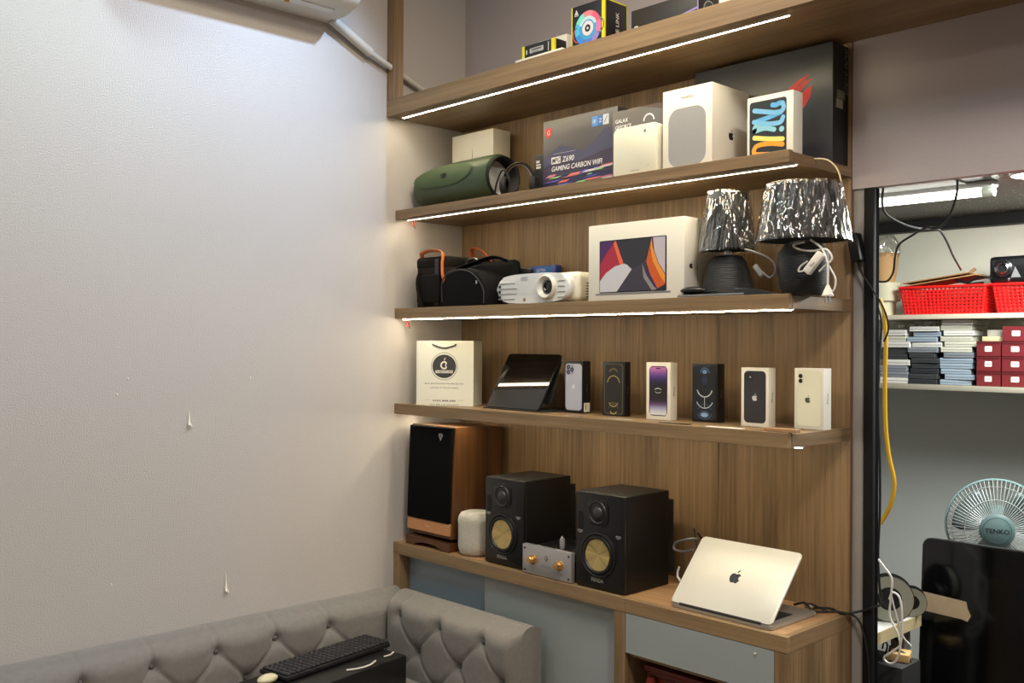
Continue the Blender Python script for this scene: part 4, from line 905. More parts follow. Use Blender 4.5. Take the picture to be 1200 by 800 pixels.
def flatthing(name, label, px, py, wd, dp, m_, cat='phone', th=.007):
    v = hz(px, py, Z4+.001); y = max(v.y, -D+dp/2+.001)
    m = MB(); m.box(-wd/2, wd/2, -dp/2, dp/2, 0, th, m_, .002, 2); o = m.build(name); o.location = (v.x, y, (Z4 if y-dp/2 < -D+.018 else B4)+.0004); tag(o, label, cat)
flatthing('price_tag_holder', 'small dark label lying in front of the pale blue phone box', 674, 487, .05, .02, mat((60, 58, 62), .2), 'label', .003)
flatthing('clear_label', 'small clear label lying in front of the gold-ringed phone box', 726, 491, .09, .02, mat((180, 178, 166), .2), 'label', .002)
flatthing('dark_label', 'thin dark strip lying before the purple-screen phone box', 791, 496, .10, .02, mat((40, 38, 38), .3), 'label', .002)
flatthing('white_charger_card', 'flat white card lying before the blue-ringed phone box', 849, 501, .11, .02, PAPER, 'card', .002)
v = hz(925, 505, Z4)
m = MB(); m.box(-.05, .04, -.012, .012, 0, .009, WTX, .001, 1); o = m.build('wooden_strip'); o.location = (1.575, -D+.022, Z4+.0005); tag(o, 'short pale wooden strip at the right shelf end before the phone boxes', 'strip')
# ================================================================== COUNTER TOP THINGS
zc = ZC+.0003
# floor-standing style speaker
TW = wood((56, 33, 15), (104, 68, 36), 2, .4, 40); COP = mat((206, 146, 100), .35, .3)
x0, x1 = hy(477, 560, -.3).x, hy(527, 560, -.3).x; x0 = max(x0, .02)
hw = (x1-x0)/2
t = thing('tall_speaker', 'tall wooden loudspeaker with black grille leaning back in the shelf corner', 'speaker', ((x0+x1)/2, -.165, zc)); 
hT = hy(529, 501, -.285).z-zc-.005; tl_ = .035; yF, yK = -.125, .10
def Tl(z=0): return T(0, 0, .032) @ Rx(-tl_)
m = MB(); m.box(-hw, hw, yF, yK, .006, hT-.03, TW, .002, 1, Tl()); m.build('cabinet', t)
m = MB(); m.box(-hw+.002, hw-.006, yF-.014, yF-.001, .062, hT-.034, mat((12, 12, 13), .9, bump=.3, bscale=900, spec=.1), .004, 2, Tl()); gr = m.build('grille', t)
m = MB(); 
Mg = Tl(); pr_ = Pr(m, Mg @ Vector((0, yF-.0145, 0)), Mg.to_3x3() @ Vector((1, 0, 0)), Mg.to_3x3() @ Vector((0, 0, 1)))
SV = mat((176, 176, 170), .3, .6); cx_, cz_ = hw*.50, hT-.066
pr_.poly([(cx_-.012, cz_+.006), (cx_-.006, cz_+.011), (cx_+.006, cz_+.011), (cx_+.012, cz_+.006), (cx_, cz_-.015)], SV, 1); pr_.arc(cx_, cz_+.004, .002, .006, 0, 360, mat((40, 40, 42), .5), 2, 12); pr_.poly([(cx_-.002, cz_-.002), (cx_+.002, cz_-.002), (cx_, cz_-.01)], mat((40, 40, 42), .5), 2); m.build('emblem', gr)
m = MB(); m.box(-hw, hw-.002, yF-.010, yF-.0005, .018, .06, COP, .002, 1, Tl()); pr_ = Pr(m, Mg @ Vector((0, yF-.0103, 0)), Mg.to_3x3() @ Vector((1, 0, 0)), Mg.to_3x3() @ Vector((0, 0, 1))); pr_.text('Klipsch', 0, .036, .007, mat((220, 190, 150), .4), 1, align='c'); m.build('copper_trim', t)
pts = [(-hw, 0), (-hw*.62, 0)]+[(hw*.62*math.cos(a)*-1, .016*math.sin(a)) for a in [PI*i/8 for i in range(9)]][1:-1]+[(hw*.62, 0), (hw, 0), (hw, .03), (-hw, .035)]
m = MB(); m.prism(pts, yF-.012, yK-.02, wood((70, 40, 20), (104, 64, 34), 0, .35), lambda u, v, d_: Vector((u, d_, v)), 0); m.build('plinth', t, 20, recalc=True)
# fabric smart speaker
t = thing('fabric_speaker', 'short round speaker in a cream fuzzy fabric cover', 'speaker', (hy(559, 620, -.235).x, -.238, zc))
rc = .062; hc = .148
m = MB(); rnd = random.Random(5); ph = [(rnd.uniform(0, 6.28), rnd.randint(3, 14), rnd.uniform(.002, .006)) for _ in range(7)]
m.lathe([(.03, 0), (rc*.8, .002), (rc*.94, .012), (rc, .03), (rc*1.0, hc*.5), (rc*1.01, hc*.72), (rc*1.03, hc*.8), (rc*.98, hc*.88), (rc*.86, hc*.96), (rc*.6, hc*.995), (.001, hc)], mat((196, 190, 176), .95, bump=1, bscale=140, var=.12, vscale=40, sheen=.5), 64, fn=lambda a, z: 1+sum(am*math.sin(k*a+p+z*60) for p, k, am in ph)); m.build('fabric_cover', t, 80)
# bookshelf speakers
def monitor(label, x0, x1, ya, yb, h, heat):
    t = thing('bookshelf_speaker', label, 'speaker', ((x0+x1)/2, (ya+yb)/2, zc+.002), 0, 'black bookshelf speakers'); hw = (x1-x0)/2; hd = (yb-ya)/2; SB = mat((11, 11, 12), .45, bump=.1, bscale=600)
    m = MB(); m.box(-hw, hw, -hd+.012, hd, 0, h, SB, .002, 1); m.build('cabinet', t)
    m = MB(); m.box(-hw, hw, -hd, -hd+.0125, 0, h, mat((13, 13, 14), .35), .005, 2); fb = m.build('baffle', t)
    def Mf(u, v): return T(u, -hd, v) @ Rx(PI/2)
    tu, wu = -.006, -.004
    RB = mat((20, 20, 20), .3)
    m = MB(); m.prism(rr_pts(tu-.040, h*.8-.038, tu+.040, h*.8+.040, .022), -hd-.003, -hd+.001, RB, lambda u, v, d_: Vector((u, d_, v)), .0015, 2)
    m.lathe([(.034, .003), (.032, .006), (.024, -.0), (.018, .002)], mat((34, 34, 35), .4), 36, Mf(tu, h*.8), caps=False); m.lathe([(.018, .002), (.016, .006), (.012, .0085), (.006, .0105), (.0005, .011)], mat((58, 58, 60), .35), 28, Mf(tu, h*.8)); m.build('tweeter', t, recalc=False)
    m = MB(); m.lathe([(.068, .0), (.067, .005), (.062, .007), (.058, .004), (.056, .008), (.050, .009), (.046, .004)], mat((18, 18, 18), .45), 48, Mf(wu, h*.36), caps=False); m.build('woofer_surround', t)
    GO = mat((206, 182, 122), .38, .6)
    m = MB(); n = 30; c = m.bm.verts.new((0, 0, .0015)); V = []
    for k in range(n):
        a = 2*PI*k/n; V.append(m.bm.verts.new((.0462*math.cos(a), .0462*math.sin(a), .005+.0009*(1 if (k//3) % 2 else -1))))
    F = [m.bm.faces.new((c, V[k], V[(k+1) % n])) for k in range(n)]
    m._fin(F, GO, list(m.bm.verts), Mf(wu, h*.36)); m.build('woofer_cone', t, 5)
    for u, v in ((-hw+.020, h*.70), (hw-.022, h*.70)):
        m = MB(); m.prism(rr_pts(u-.0095, v-.03, u+.0095, v+.026, .009), -hd-.0006, -hd+.002, mat((3, 3, 3), .6), lambda a, b, d_: Vector((a, d_, b)))
        m.prism([(u-.0095, v-.03), (u+.0095, v-.03), (u+.0095, v-.037), (u, v-.041), (u-.0095, v-.037)][::-1], -hd-.003, -hd+.002, mat((130, 130, 134), .25, .5), lambda a, b, d_: Vector((a, d_, b)), .001, 1); m.build('port', t, recalc=True)
    m = MB(); f = front(m, 0, -hd, 0); f.text('FENDA', wu-.004, h*.075, .011, mat((176, 176, 160), .4), 1, align='c', width=.046); m.build('name_badge', t)
    m = MB(); m.box(-hw+.015, hw-.004, hd, hd+heat, .03, h-.03, BLACKM, .002, 1)
    m.build('rear_amplifier', t)
    for sx in (-1, 1):
        for sy in (-1, 1): m = MB(); m.box(sx*(hw-.02)-.008, sx*(hw-.02)+.008, sy*(hd-.03)-.008, sy*(hd-.03)+.008, -.002, 0, BLACK); m.build('foot', t)
monitor('black speaker with gold cone beside the cream speaker', .469, .65, -.299, -.078, .281, .03)
monitor('black speaker with gold cone nearest the laptop', .884, 1.073, -.309, -.101, .281, .03)
# tube amplifier
t = thing('tube_amplifier', 'small tube amplifier with silver front and two gold knobs', 'amplifier', (.7665, -.21, zc), 0)
hw = .104; h = .092
m = MB(); m.box(-hw+.004, hw-.004, -.085, .09, .006, h-.01, mat((16, 16, 16), .4), .002); m.build('chassis', t)
m = MB(); m.box(-hw, hw, -.104, -.0855, .002, h, mat((186, 184, 184), .3, .55), .0012, 2); fp = m.build('faceplate', t)
for sx in (-1, 1):
    m = MB(); m.lathe([(.001, .021), (.009, .021), (.0105, .018), (.011, .006), (.015, .005), (.0155, 0)][::-1], mat((226, 176, 110), .2, .9), 28, T(sx*.057 + (.0 if sx > 0 else 0), -.104, h*.52) @ Rx(PI/2), fn=lambda a, z: 1+.05*math.sin(14*a)); m.build('knob', t)
    for sz in (.012, h-.012): m = MB(); m.lathe([(.004, 0), (.0035, .0015)], mat((60, 58, 56), .4), 10, T(sx*(hw-.01), -.104, sz) @ Rx(PI/2)); m.build('screw', t)
m = MB(); f = front(m, 0, -.104, 0); f.poly([(-.009, h*.64), (0, h*.76), (.009, h*.64), (0, h*.52)], mat((110, 106, 98), .4)); f.poly([(-.005, h*.66), (.001, h*.72), (0.0, h*.6)], mat((190, 186, 176), .4), 2); f.text('Nobsound', 0, h*.34, .006, mat((130, 126, 122), .4), 1, align='c', width=.04)
f.text('VOLUME', .057, h*.2, .004, mat((140, 136, 132), .4), 1, align='c'); m.build('emblem', t)
GLS = mat((190, 190, 190), .08, spec=.8, alpha=.5)
for px_, k in ((663, 0), (646, 1)):
    v = hy(px_, 640, -.2); 
    if k == 0:
        m = MB(); M0 = T(.026, -.06, h-.011); m.lathe([(.009, 0), (.009, .006)], BLACK, 16, M0); m.lathe([(.0075, .006), (.0085, .014), (.0085, .034), (.005, .042), (.001, .044)], GLS, 20, M0); m.lathe([(.005, .038), (.006, .041), (.003, .046), (.0005, .047)], CHROME, 14, M0); m.lathe([(.005, .012), (.005, .03)], mat((90, 90, 90), .4, .6), 10, M0)
        for dx in (-.017, .017): m.lathe([(.002, 0), (.002, .012)], CHROME, 8, T(.026+dx, -.068, h-.011))
        m.build('valve', t)
    else:
        m = MB(); m.box(.07, .073, -.01, -.006, h-.01, h+.09, mat((90, 90, 92), .3, .8)); m.build('antenna', t)
# laptop
LA = mat((222, 218, 204), .38, .15)
hA = Vector((1.227, -.297, zc)); rz = -.018
t = thing('laptop', 'silver laptop half open with its lid back facing the room', 'laptop', hA, rz)
LW = .317; LB_ = .218; la = math.atan2(.148, .158)
m = MB(); m.prism(rr_pts(0, 0, LW, LB_, .009), .001, .012, mat((176, 172, 164), .3, .6), lambda u, v, d_: Vector((u, v, .013-d_)), .001, 1); bs = m.build('base', t, recalc=True)
m = MB(); f = topf(m, 0, 0, .0122); f.rect(.022, .05, LW-.022, .14, mat((20, 20, 21), .5)); 
for i in range(13):
    for j in range(5): f.rect(.025+i*.0208, .053+j*.0172, .0435+i*.0208, .068+j*.0172, mat((34, 34, 36), .5), 3)
m.build('keys', bs)
m = MB(); f = topf(m, 0, 0, .0122); f.rrect(LW/2-.05, .145, LW/2+.05, .205, .003, mat((150, 148, 142), .3, .6), 2); m.build('trackpad', bs)
Ml = T(0, .004, .013) @ Rx(PI/2-la) if 0 else T(0, .002, .0135) @ Rx(-(PI/2-(PI/2-la)) ) 
Ml = T(0, .002, .0135) @ Rx(-la)
m = MB(); m.prism(rr_pts(0, 0, LW, LB_, .011), -.0025, .0025, LA, lambda u, v, d_: Ml @ Vector((u, d_, v)), .001, 2); ld = m.build('lid', t, recalc=True)
m = MB(); fr = Pr(m, Ml @ Vector((0, -.00255, 0)), Ml.to_3x3() @ Vector((1, 0, 0)), Ml.to_3x3() @ Vector((0, 0, 1))); fr.apple(LW*.5, LB_*.52, .042, mat((90, 92, 96), .12, .7)); m.build('logo', ld)
m = MB(); fr = Pr(m, Ml @ Vector((LW, .0026, 0)), Ml.to_3x3() @ Vector((-1, 0, 0)), Ml.to_3x3() @ Vector((0, 0, 1))); fr.rrect(.004, .004, LW-.004, LB_-.004, .008, GLOSSB); m.build('screen', ld)
m = MB(); m.tube([(.03, .003, .0125), (LW-.03, .003, .0125)], .0045, mat((40, 40, 42), .4), 12, smooth=False); m.build('hinge', t)
# cables round the laptop
def CZ(px, py, z=ZC+.004): return Pz(px, py, z)
cable('grey_cable', 'grey cable looping out from behind the laptop lid by the black speaker', [CP(817, 631, -.14), CP(805, 632, -.15), CP(792, 636, -.15), CP(790, 643, -.15), CP(800, 646, -.14), CP(812, 644, -.13)], .0035, mat((110, 110, 112), .45))
cable('black_cable', 'tangled black cable behind the right speaker, falling to the worktop', [(1.12, -.04, .95), (1.14, -.06, .93), (1.17, -.09, .88), (1.175, -.1, .82), (1.16, -.12, zc+.004), (1.2, -.08, zc+.004), (1.25, -.06, zc+.004)], .003, BC)
cable('black_cable', 'second black cable behind the right speaker, bent tighter to the panel', [(1.12, -.02, .935), (1.16, -.03, .90), (1.185, -.05, .84), (1.18, -.06, zc+.004), (1.16, -.04, zc+.004)], .003, BC)
cable('white_cable', 'short white cable at the lower left edge of the laptop lid', [CP(796, 664, -.2), CP(794, 672, -.2), CP(797, 680, -.2), (1.24, -.19, zc+.003)], .003, WC)
t = thing('laptop_power_cable', 'black power cable from the laptop to the door post', 'cable', (0, 0, 0))
m = MB(); m.tube([(1.46, -.045, zc+.005), (1.5, -.06, zc+.02), (1.53, -.075, zc+.008), CZ(955, 712), CZ(975, 713), (W-.006, -.03, ZC+.004), Pyy(1008, 716, -.012), Pyy(1022, 712, -.012), Pyy(1032, 709, -.01)], .0032, BC); m.build('lead', t)
m = MB(); m.tube([(1.45, -.07, zc+.004), (1.5, -.085, zc+.004), (1.54, -.06, zc+.004), (1.58, -.02, zc+.004), Pyy(1003, 723, -.012), Pyy(1012, 742, -.012), Pyy(1017, 770, -.012), Pyy(1019, 810, -.012)], .0028, BC); m.build('lead', t)
m = MB(); m.tube([(1.48, -.03, zc+.005), (1.51, -.045, zc+.016), (1.55, -.04, zc+.005), (1.57, -.03, zc+.005)], .0028, BC); m.build('lead', t)
for px, py in ((946, 709), (951, 718)):
    v = CZ(px, py, ZC+.006); m = MB(); m.box(-.010, .010, -.004, .004, -.0035, .0035, WHITE, .001, 1, T(*v) @ Rz(.4)); m.build('plug', t)
# ================================================================== OTHER ROOM
YS = 1.25
SHW = mat((196, 186, 164), .5)
t = thing('wall_shelf', 'beige wall shelf carrying the red baskets in the other room', 'shelf', (0, 0, 0), 0, 'beige shelves in the other room')
sz1 = hy(1100, 368, YS).z; sz2 = hy(1100, 451, YS).z
m = MB(); m.box(.9, 2.3, YS, OYB-.001, sz1-.018, sz1, SHW, .001); m.build('shelf_plank', t)
t = thing('wall_shelf', 'beige wall shelf carrying stacked flat boxes in the other room', 'shelf', (0, 0, 0), 0, 'beige shelves in the other room')
m = MB(); m.box(.75, 2.3, YS, OYB-.001, sz2-.02, sz2, mat((150, 144, 128), .5), .001); m.build('shelf_plank', t)
# baskets
RDM = mat((226, 22, 20), .35)
def basket(label, xa, xb, y0_, y1_, h):
    m = MB(); z = 0; cx, cy = (xa+xb)/2, (y0_+y1_)/2; hw, hd = (xb-xa)/2, (y1_-y0_)/2; tp = .014
    def wall(A, B, n, rows=8):
        A, B = Vector(A), Vector(B); cols = 2*n+1; R_ = 2*rows+1; gv = []
        for j in range(R_+1):
            v = j/R_; row = []
            for i in range(cols+1):
                u = i/cols; p = A.lerp(B, u); s = 1-tp/hw*(1-v); row.append(m.bm.verts.new((p.x*s, p.y*(1-tp/hd*(1-v)), h*v)))
            gv.append(row)
        F = []
        for j in range(R_):
            for i in range(cols):
                if i % 2 == 1 and j % 2 == 1 and j < R_-1 and j > 0: continue
                F.append(m.bm.faces.new((gv[j][i], gv[j][i+1], gv[j+1][i+1], gv[j+1][i])))
        m._fin(F, RDM)
    nn = int(hw*2/.016)
    wall((-hw, -hd, 0), (hw, -hd, 0), nn); wall((hw, -hd, 0), (hw, hd, 0), int(hd*2/.016)); wall((hw, hd, 0), (-hw, hd, 0), nn); wall((-hw, hd, 0), (-hw, -hd, 0), int(hd*2/.016))
    m.box(-hw+tp, hw-tp, -hd+tp, hd-tp, 0, .003, RDM)
    t = thing('red_basket', label, 'basket', (cx, cy, sz1+.0005), 0, 'red plastic baskets')
    o = m.build('basket_wall', t, 30); md = o.modifiers.new('thick', 'SOLIDIFY'); md.thickness = .002
    m = MB(); rim = rr_pts(-hw-.004, -hd-.004, hw+.004, hd+.004, .015); m.tube([(a, b, h) for a, b in rim]+[(rim[0][0], rim[0][1], h)], .005, RDM, 8, smooth=False); m.build('rim', t)
xa, xb = hy(1054, 355, YS+.01).x, hy(1155, 355, YS+.01).x
bh = hy(1100, 336, YS+.01).z-sz1
basket('red plastic lattice basket under the brown cardboard sheet', xa, xb, YS+.01, YS+.26, bh)
basket('red plastic lattice basket under the black camera', xb+.022, xb+.36, YS+.01, YS+.26, bh)
bt = sz1+bh+.006
# cardboard and black device on the baskets
a = hy(1052, 331, YS+.03); b = hy(1140, 310, YS+.06)
t = thing('cardboard_sheet', 'folded brown cardboard sheet lying across the red basket', 'cardboard', (xa+.005, YS+.03, bt))
dx = b.x-a.x; dz = (b.z-a.z)
m = MB()
for k in range(2): m.box(0, math.hypot(dx, dz*.8)-.03*k, 0, .18, .012*k, .012*k+.004, mat((176, 136, 90), .8), .001, 1, Ry(-math.atan2(dz*.6, dx)))
m.tube([(dx-.02, .0, dz*.62+.01), (dx, .0, dz*.8+.012)], .006, mat((150, 112, 70), .8), 6, smooth=False); m.build('sheet', t)
CB = mat((18, 20, 22), .3)
v0_ = hy(1153, 330, YS+.05); v1_ = hy(1215, 300, YS+.05)
t = thing('black_camera', 'black camera with round lens lying on the red basket rim', 'camera', (v0_.x+.11, YS+.12, bt+.002), -.05)
m = MB(); m.box(-.10, .115, -.05, .05, 0, .1, CB, .014, 3); m.build('body', t)
m = MB(); m.lathe([(.034, 0), (.034, .012), (.026, .016), (.02, .008), (.001, .006)], mat((30, 30, 32), .25), 32, T(-.045, -.05, .056) @ Rx(PI/2)); m.lathe([(.023, .0155), (.018, .018), (.016, .0155)], CHROME, 32, T(-.045, -.05, .056) @ Rx(PI/2), caps=False); m.build('lens', t)
m = MB(); f = front(m, 0, -.0502, 0); f.poly([(-.02, .02), (.015, .02), (-.005, .06)], mat((170, 172, 172), .3, .5)); m.build('lever_plate', t)
m = MB(); m.box(.035, .045, -.056, -.05, .01, .09, CHROME, .002); m.box(.055, .06, -.056, -.05, .01, .09, mat((120, 120, 120), .3, .6), .001); m.box(-.03, -.022, -.054, -.05, .006, .018, CHROME, .001); m.build('grip_trim', t)
cable('camera_strap', 'black strap trailing from the black camera over the baskets', [(v0_.x+.02, YS+.08, bt+.02), (v0_.x-.02, YS+.07, bt+.03), (v0_.x-.06, YS+.06, bt+.012), (v0_.x-.1, YS+.05, bt+.02), (v0_.x-.05, YS+.04, bt+.004), (v0_.x+.0, YS+.05, bt+.006)], .004, CB, 'strap')
# stacks of flat boxes
rnd = random.Random(11)
stack_cols = {'w': (200, 198, 192), 'c': (186, 184, 168), 'd': (52, 54, 56), 'g': (116, 121, 127), 'b': (138, 152, 164), 'k': (40, 42, 46), 'm': (116, 120, 126)}
def stack(px0, px1, seq, pyt, where):
    xa, xb = hy(px0, 420, YS+.02).x, hy(px1, 420, YS+.02).x; ztop = hy((px0+px1)/2, pyt, YS+.02).z; z = sz2+.0005; th = (ztop-z)/len(seq)
    names = {'w': 'white', 'c': 'cream', 'd': 'dark grey', 'g': 'grey', 'b': 'pale blue', 'k': 'black', 'm': 'mid grey'}
    order = ['bottom', 'second from bottom', 'third from bottom', 'fourth from bottom', 'fifth from bottom', 'sixth from bottom', 'seventh from bottom', 'eighth from bottom', 'ninth from bottom', 'tenth from bottom', 'eleventh from bottom', 'twelfth from bottom']
    for i, c in enumerate(seq):
        j = rnd.uniform(-.012, .012); m = MB(); hw = (xb-xa)/2*rnd.uniform(.84, 1.0); e = .0012
        m.box(-hw, hw, 0, .16, 0, th-e, mat(stack_cols[c], .4), .0015, 1)
        m.box(-hw+.001, hw-.001, -.0006, 0, th*.38, th*.5, mat(tuple(int(v*.72) for v in stack_cols[c]), .5))
        o = m.build('flat_box'); o.location = ((xa+xb)/2+j, YS+.03+abs(j), z); o.rotation_euler = (0, 0, rnd.uniform(-.04, .04)); z += th
        pos = 'topmost' if i == len(seq)-1 else order[i]
        tag(o, '%s flat box, %s in the stack %s' % (names[c], pos, where), 'box', 'stacked flat boxes in the other room')
    return (xa+xb)/2, z
s1_ = stack(1029, 1064, 'wggwddwcw', 386, 'beside the door post')
s2_ = stack(1062, 1098, 'kdkdddgwbbw', 382, 'next to the door post stack')
s3_ = stack(1100, 1141, 'bbbbbgcccwcw', 374, 'just beside the maroon boxes')
# crumpled plastic bags on the stacks
def bag(label, x, z, s):
    m = MB(); g = bmesh.ops.create_icosphere(m.bm, subdivisions=3, radius=1); rr = random.Random(int(x*1000))
    for v in g['verts']:
        n_ = 1+.18*math.sin(7*v.co.x+5*v.co.y+x*9)+.12*math.sin(13*v.co.z+11*v.co.x); v.co = Vector((v.co.x*s*1.0*n_, v.co.y*.06*n_, max(-.2, v.co.z)*s*.45*n_+s*.09))
    m._fin(m.bm.faces, FILM); o = m.build('plastic_bag', None, 60); o.location = (x, YS+.12, z+.001); tag(o, label, 'bag', 'clear plastic bags on the stacks')
bag('crumpled clear plastic bag on the stack beside the door post', s1_[0], s1_[1], .06); bag('crumpled clear plastic bag on the middle stack of flat boxes', s2_[0], s2_[1]-.0, .055)
# maroon boxes
MR = mat((104, 30, 34), .4)
def maroon(px0, px1, pt, pb, label, op=False):
    xa, xb = hy(px0, 440, YS+.02).x, hy(px1, 440, YS+.02).x; za, zb = hy(1160, pb, YS+.02).z, hy(1160, pt, YS+.02).z
    t = thing('maroon_box', label, 'box', ((xa+xb)/2, YS+.1, za), 0, 'maroon boxes with white labels'); hw = (xb-xa)/2-.001; h = zb-za-.001
    m = MB(); m.box(-hw, hw, -.08, .08, 0, h, MR, .001, 1); m.build('carton', t)
    m = MB(); m.box(-hw-.0005, hw+.0005, -.0815, -.0803, h*.82, h, mat((88, 24, 28), .4)); m.build('lid_edge', t)
    m = MB(); f = front(m, 0, -.0803, 0); f.rrect(-hw*.28, h*.38, hw*.3, h*.72, .003, PAPER); f.rect(-hw*.18, h*.5, hw*.2, h*.58, mat((150, 146, 140), .5), 2); m.build('label_sticker', t)
rows = [(433, 450), (416.5, 433), (400, 416.5)]
zz = [sz2+.0005]
mh = (hy(1160, 400, YS+.02).z-sz2)/3
for r_, nm in enumerate(('bottom', 'second', 'top')):
    for c_, (pa, pb_) in enumerate(((1144, 1172.5), (1173.5, 1206))):
        ctop = 450-(r_+1)*16.6; cbot = 450-r_*16.6
        xa, xb = hy(pa, 440, YS+.02).x, hy(pb_, 440, YS+.02).x
        t = thing('maroon_box', 'maroon box with white label, %s row of the %s column' % (nm, ('pale-stack side', 'far')[c_]), 'box', ((xa+xb)/2, YS+.1, sz2+.0005+mh*r_), 0, 'maroon boxes with white labels'); hw = (xb-xa)/2-.001; h = mh-.0008
        m = MB(); m.box(-hw, hw, -.08, .08, 0, h, MR, .001, 1); m.build('carton', t)
        m = MB(); m.box(-hw, hw, -.0815, -.0803, h*.84, h, mat((80, 22, 26), .4)); m.build('lid_edge', t)
        m = MB(); f = front(m, 0, -.0803, 0); f.rrect(-hw*.3, h*.32, hw*.3, h*.68, .003, PAPER); f.rect(-hw*.2, h*.45, hw*.2, h*.53, mat((150, 146, 140), .5), 2); m.build('label_sticker', t)
xa, xb = hy(1174.5, 440, YS+.02).x, hy(1207, 440, YS+.02).x
t = thing('maroon_box', 'maroon box alone on top of the far column under the basket shelf', 'box', ((xa+xb)/2, YS+.1, sz2+.0008+mh*3), 0, 'maroon boxes with white labels'); hw = (xb-xa)/2
m = MB(); m.box(-hw, hw, -.08, .08, 0, mh-.001, MR, .001, 1); m.build('carton', t)
m = MB(); f = front(m, 0, -.0803, 0); f.rrect(-hw*.3, mh*.35, hw*.3, mh*.7, .003, PAPER); m.build('label_sticker', t)
xa = hy(1150, 440, YS+.02).x
t = thing('cream_box', 'small cream box lying on the maroon boxes beside the upper one', 'box', (xa+.04, YS+.1, sz2+.0008+mh*3)); m = MB(); m.box(-.045, .04, -.06, .06, 0, .018, mat((190, 180, 140), .5), .001); m.box(-.03, .036, -.05, .05, .0182, .042, mat((170, 166, 156), .5), .001); m.build('carton', t)
# hanging tan wrap and beige pipe by the post
cy_ = YS+.07; cq = hy(1036, 350, cy_)
PB = mat((190, 184, 156), .5)
t = thing('beige_cup', 'beige cup with a wide collar on the basket shelf beside the door post', 'cup', (cq.x, cy_, sz1+.0005))
hc1 = hy(1036, 353, cy_).z-sz1; hc2 = hy(1036, 332, cy_).z-sz1
m = MB(); m.lathe([(.042, 0), (.046, hc1-.006)], PB, 32); m.build('cup_base', t)
m = MB(); m.lathe([(.046, hc1-.006), (.062, hc1), (.064, hc1+.01), (.066, hc2), (.060, hc2)], PB, 32); m.build('collar', t)
t = thing('wrapped_paper_roll', 'tan paper wrapped in clear film standing in the beige cup', 'roll', (cq.x, cy_, sz1+hc2+.001))
ht_ = hy(1038, 276, cy_).z-sz1-hc2
m = MB(); m.lathe([(.04, 0), (.047, .03), (.056, ht_*.6), (.052, ht_*.62)], mat((178, 140, 92), .7), 24); m.build('paper', t)
m = MB(); m.lathe([(.05, ht_*.5), (.060, ht_*.62), (.058, ht_*.8), (.035, ht_)], FILM, 60, fn=lambda a, z: 1+.06*math.sin(9*a+z*60)+.04*math.sin(17*a)); m.build('film', t, 80)
# yellow cable + black cables
cable('yellow_cable', 'thick yellow cable hanging inside the doorway along the black post', [Pyy(1031, 350, .2), Pyy(1036, 365, .2), Pyy(1038, 400, .2), Pyy(1037, 450, .2), Pyy(1038, 500, .2), Pyy(1042, 535, .2), Pyy(1048, 565, .2), Pyy(1044, 590, .2), Pyy(1032, 613, .2)], .0062, mat((214, 168, 30), .4))
cable('black_cable', 'black cable bowing down from the door header to the cardboard sheet', [Pyy(1035, 219, .2), Pyy(1034, 240, .25), Pyy(1040, 252, .3), Pyy(1060, 263, .4), Pyy(1080, 268, .5), Pyy(1098, 268, .6), Pyy(1108, 280, .7), Pyy(1117, 300, .9), Pyy(1126, 316, 1.1)], .0034, BC)
cable('black_cable', 'black cable curving from the header past the tube light to the paper roll', [Pyy(1122, 210, .2), Pyy(1121, 228, .25), Pyy(1113, 252, .3), Pyy(1102, 266, .35), Pyy(1085, 267, .4), Pyy(1070, 275, .45), Pyy(1054, 286, .5), Pyy(1049, 300, .55), Pyy(1047, 318, .6), Pyy(1040, 329, .65), Pyy(1030, 330, .7)], .0034, BC)
cable('black_cable', 'black cable hugging the inner side of the door post', [Pyy(1024, 350, .17), Pyy(1033, 375, .17), Pyy(1030, 420, .17), Pyy(1029, 480, .17), Pyy(1031, 540, .17), Pyy(1031, 600, .17), Pyy(1029, 650, .17), Pyy(1031, 690, .17), Pyy(1034, 706, .17)], .0036, BC)
m = MB(); m.box(.8, 1.62, .18, .84, OC-.006, OC-.0005, mat((176, 180, 172), .5, bump=.6, bscale=40, var=.25, vscale=30)); struct(m.build('trim_3'))
# tube light
zt_ = OC
p0_, p1_ = hz(1020, 232, OC-.03), hz(1152, 224, OC-.03); yt = (p1_.y)
t = thing('tube_light', 'glowing white tube light on the speckled ceiling beyond the doorway', 'light', (0, yt, OC))
m = MB(); m.box(p1_.x-1.15, p1_.x+.04, -.02, .02, -.02, 0, mat((226, 226, 222), .4), .004); m.build('batten', t)
m = MB(); m.tube([(p1_.x-1.14, 0, -.033), (p1_.x, 0, -.033)], .0135, mat((255, 253, 246), .4, emit=TUBE_POWER, tag='tube'), 14, smooth=False); m.build('tube', t)
m = MB(); m.tube([(p1_.x, 0, -.033), (p1_.x+.035, 0, -.033)], .016, mat((200, 206, 190), .4), 14, smooth=False); m.build('end_cap', t)
p2_ = hz(1212, 206, OC-.015)
t = thing('round_ceiling_light', 'round glowing ceiling light at the doorway edge', 'light', (p2_.x, p2_.y, OC-.001))
m = MB(); m.lathe([(.065, -.012), (.07, 0)], mat((220, 220, 216), .4), 36); m.build('rim', t)
m = MB(); m.lathe([(.001, -.02), (.04, -.018), (.062, -.0125)], mat((255, 252, 244), .4, emit=TUBE_POWER*.6, tag='rd'), 36); m.build('diffuser', t)
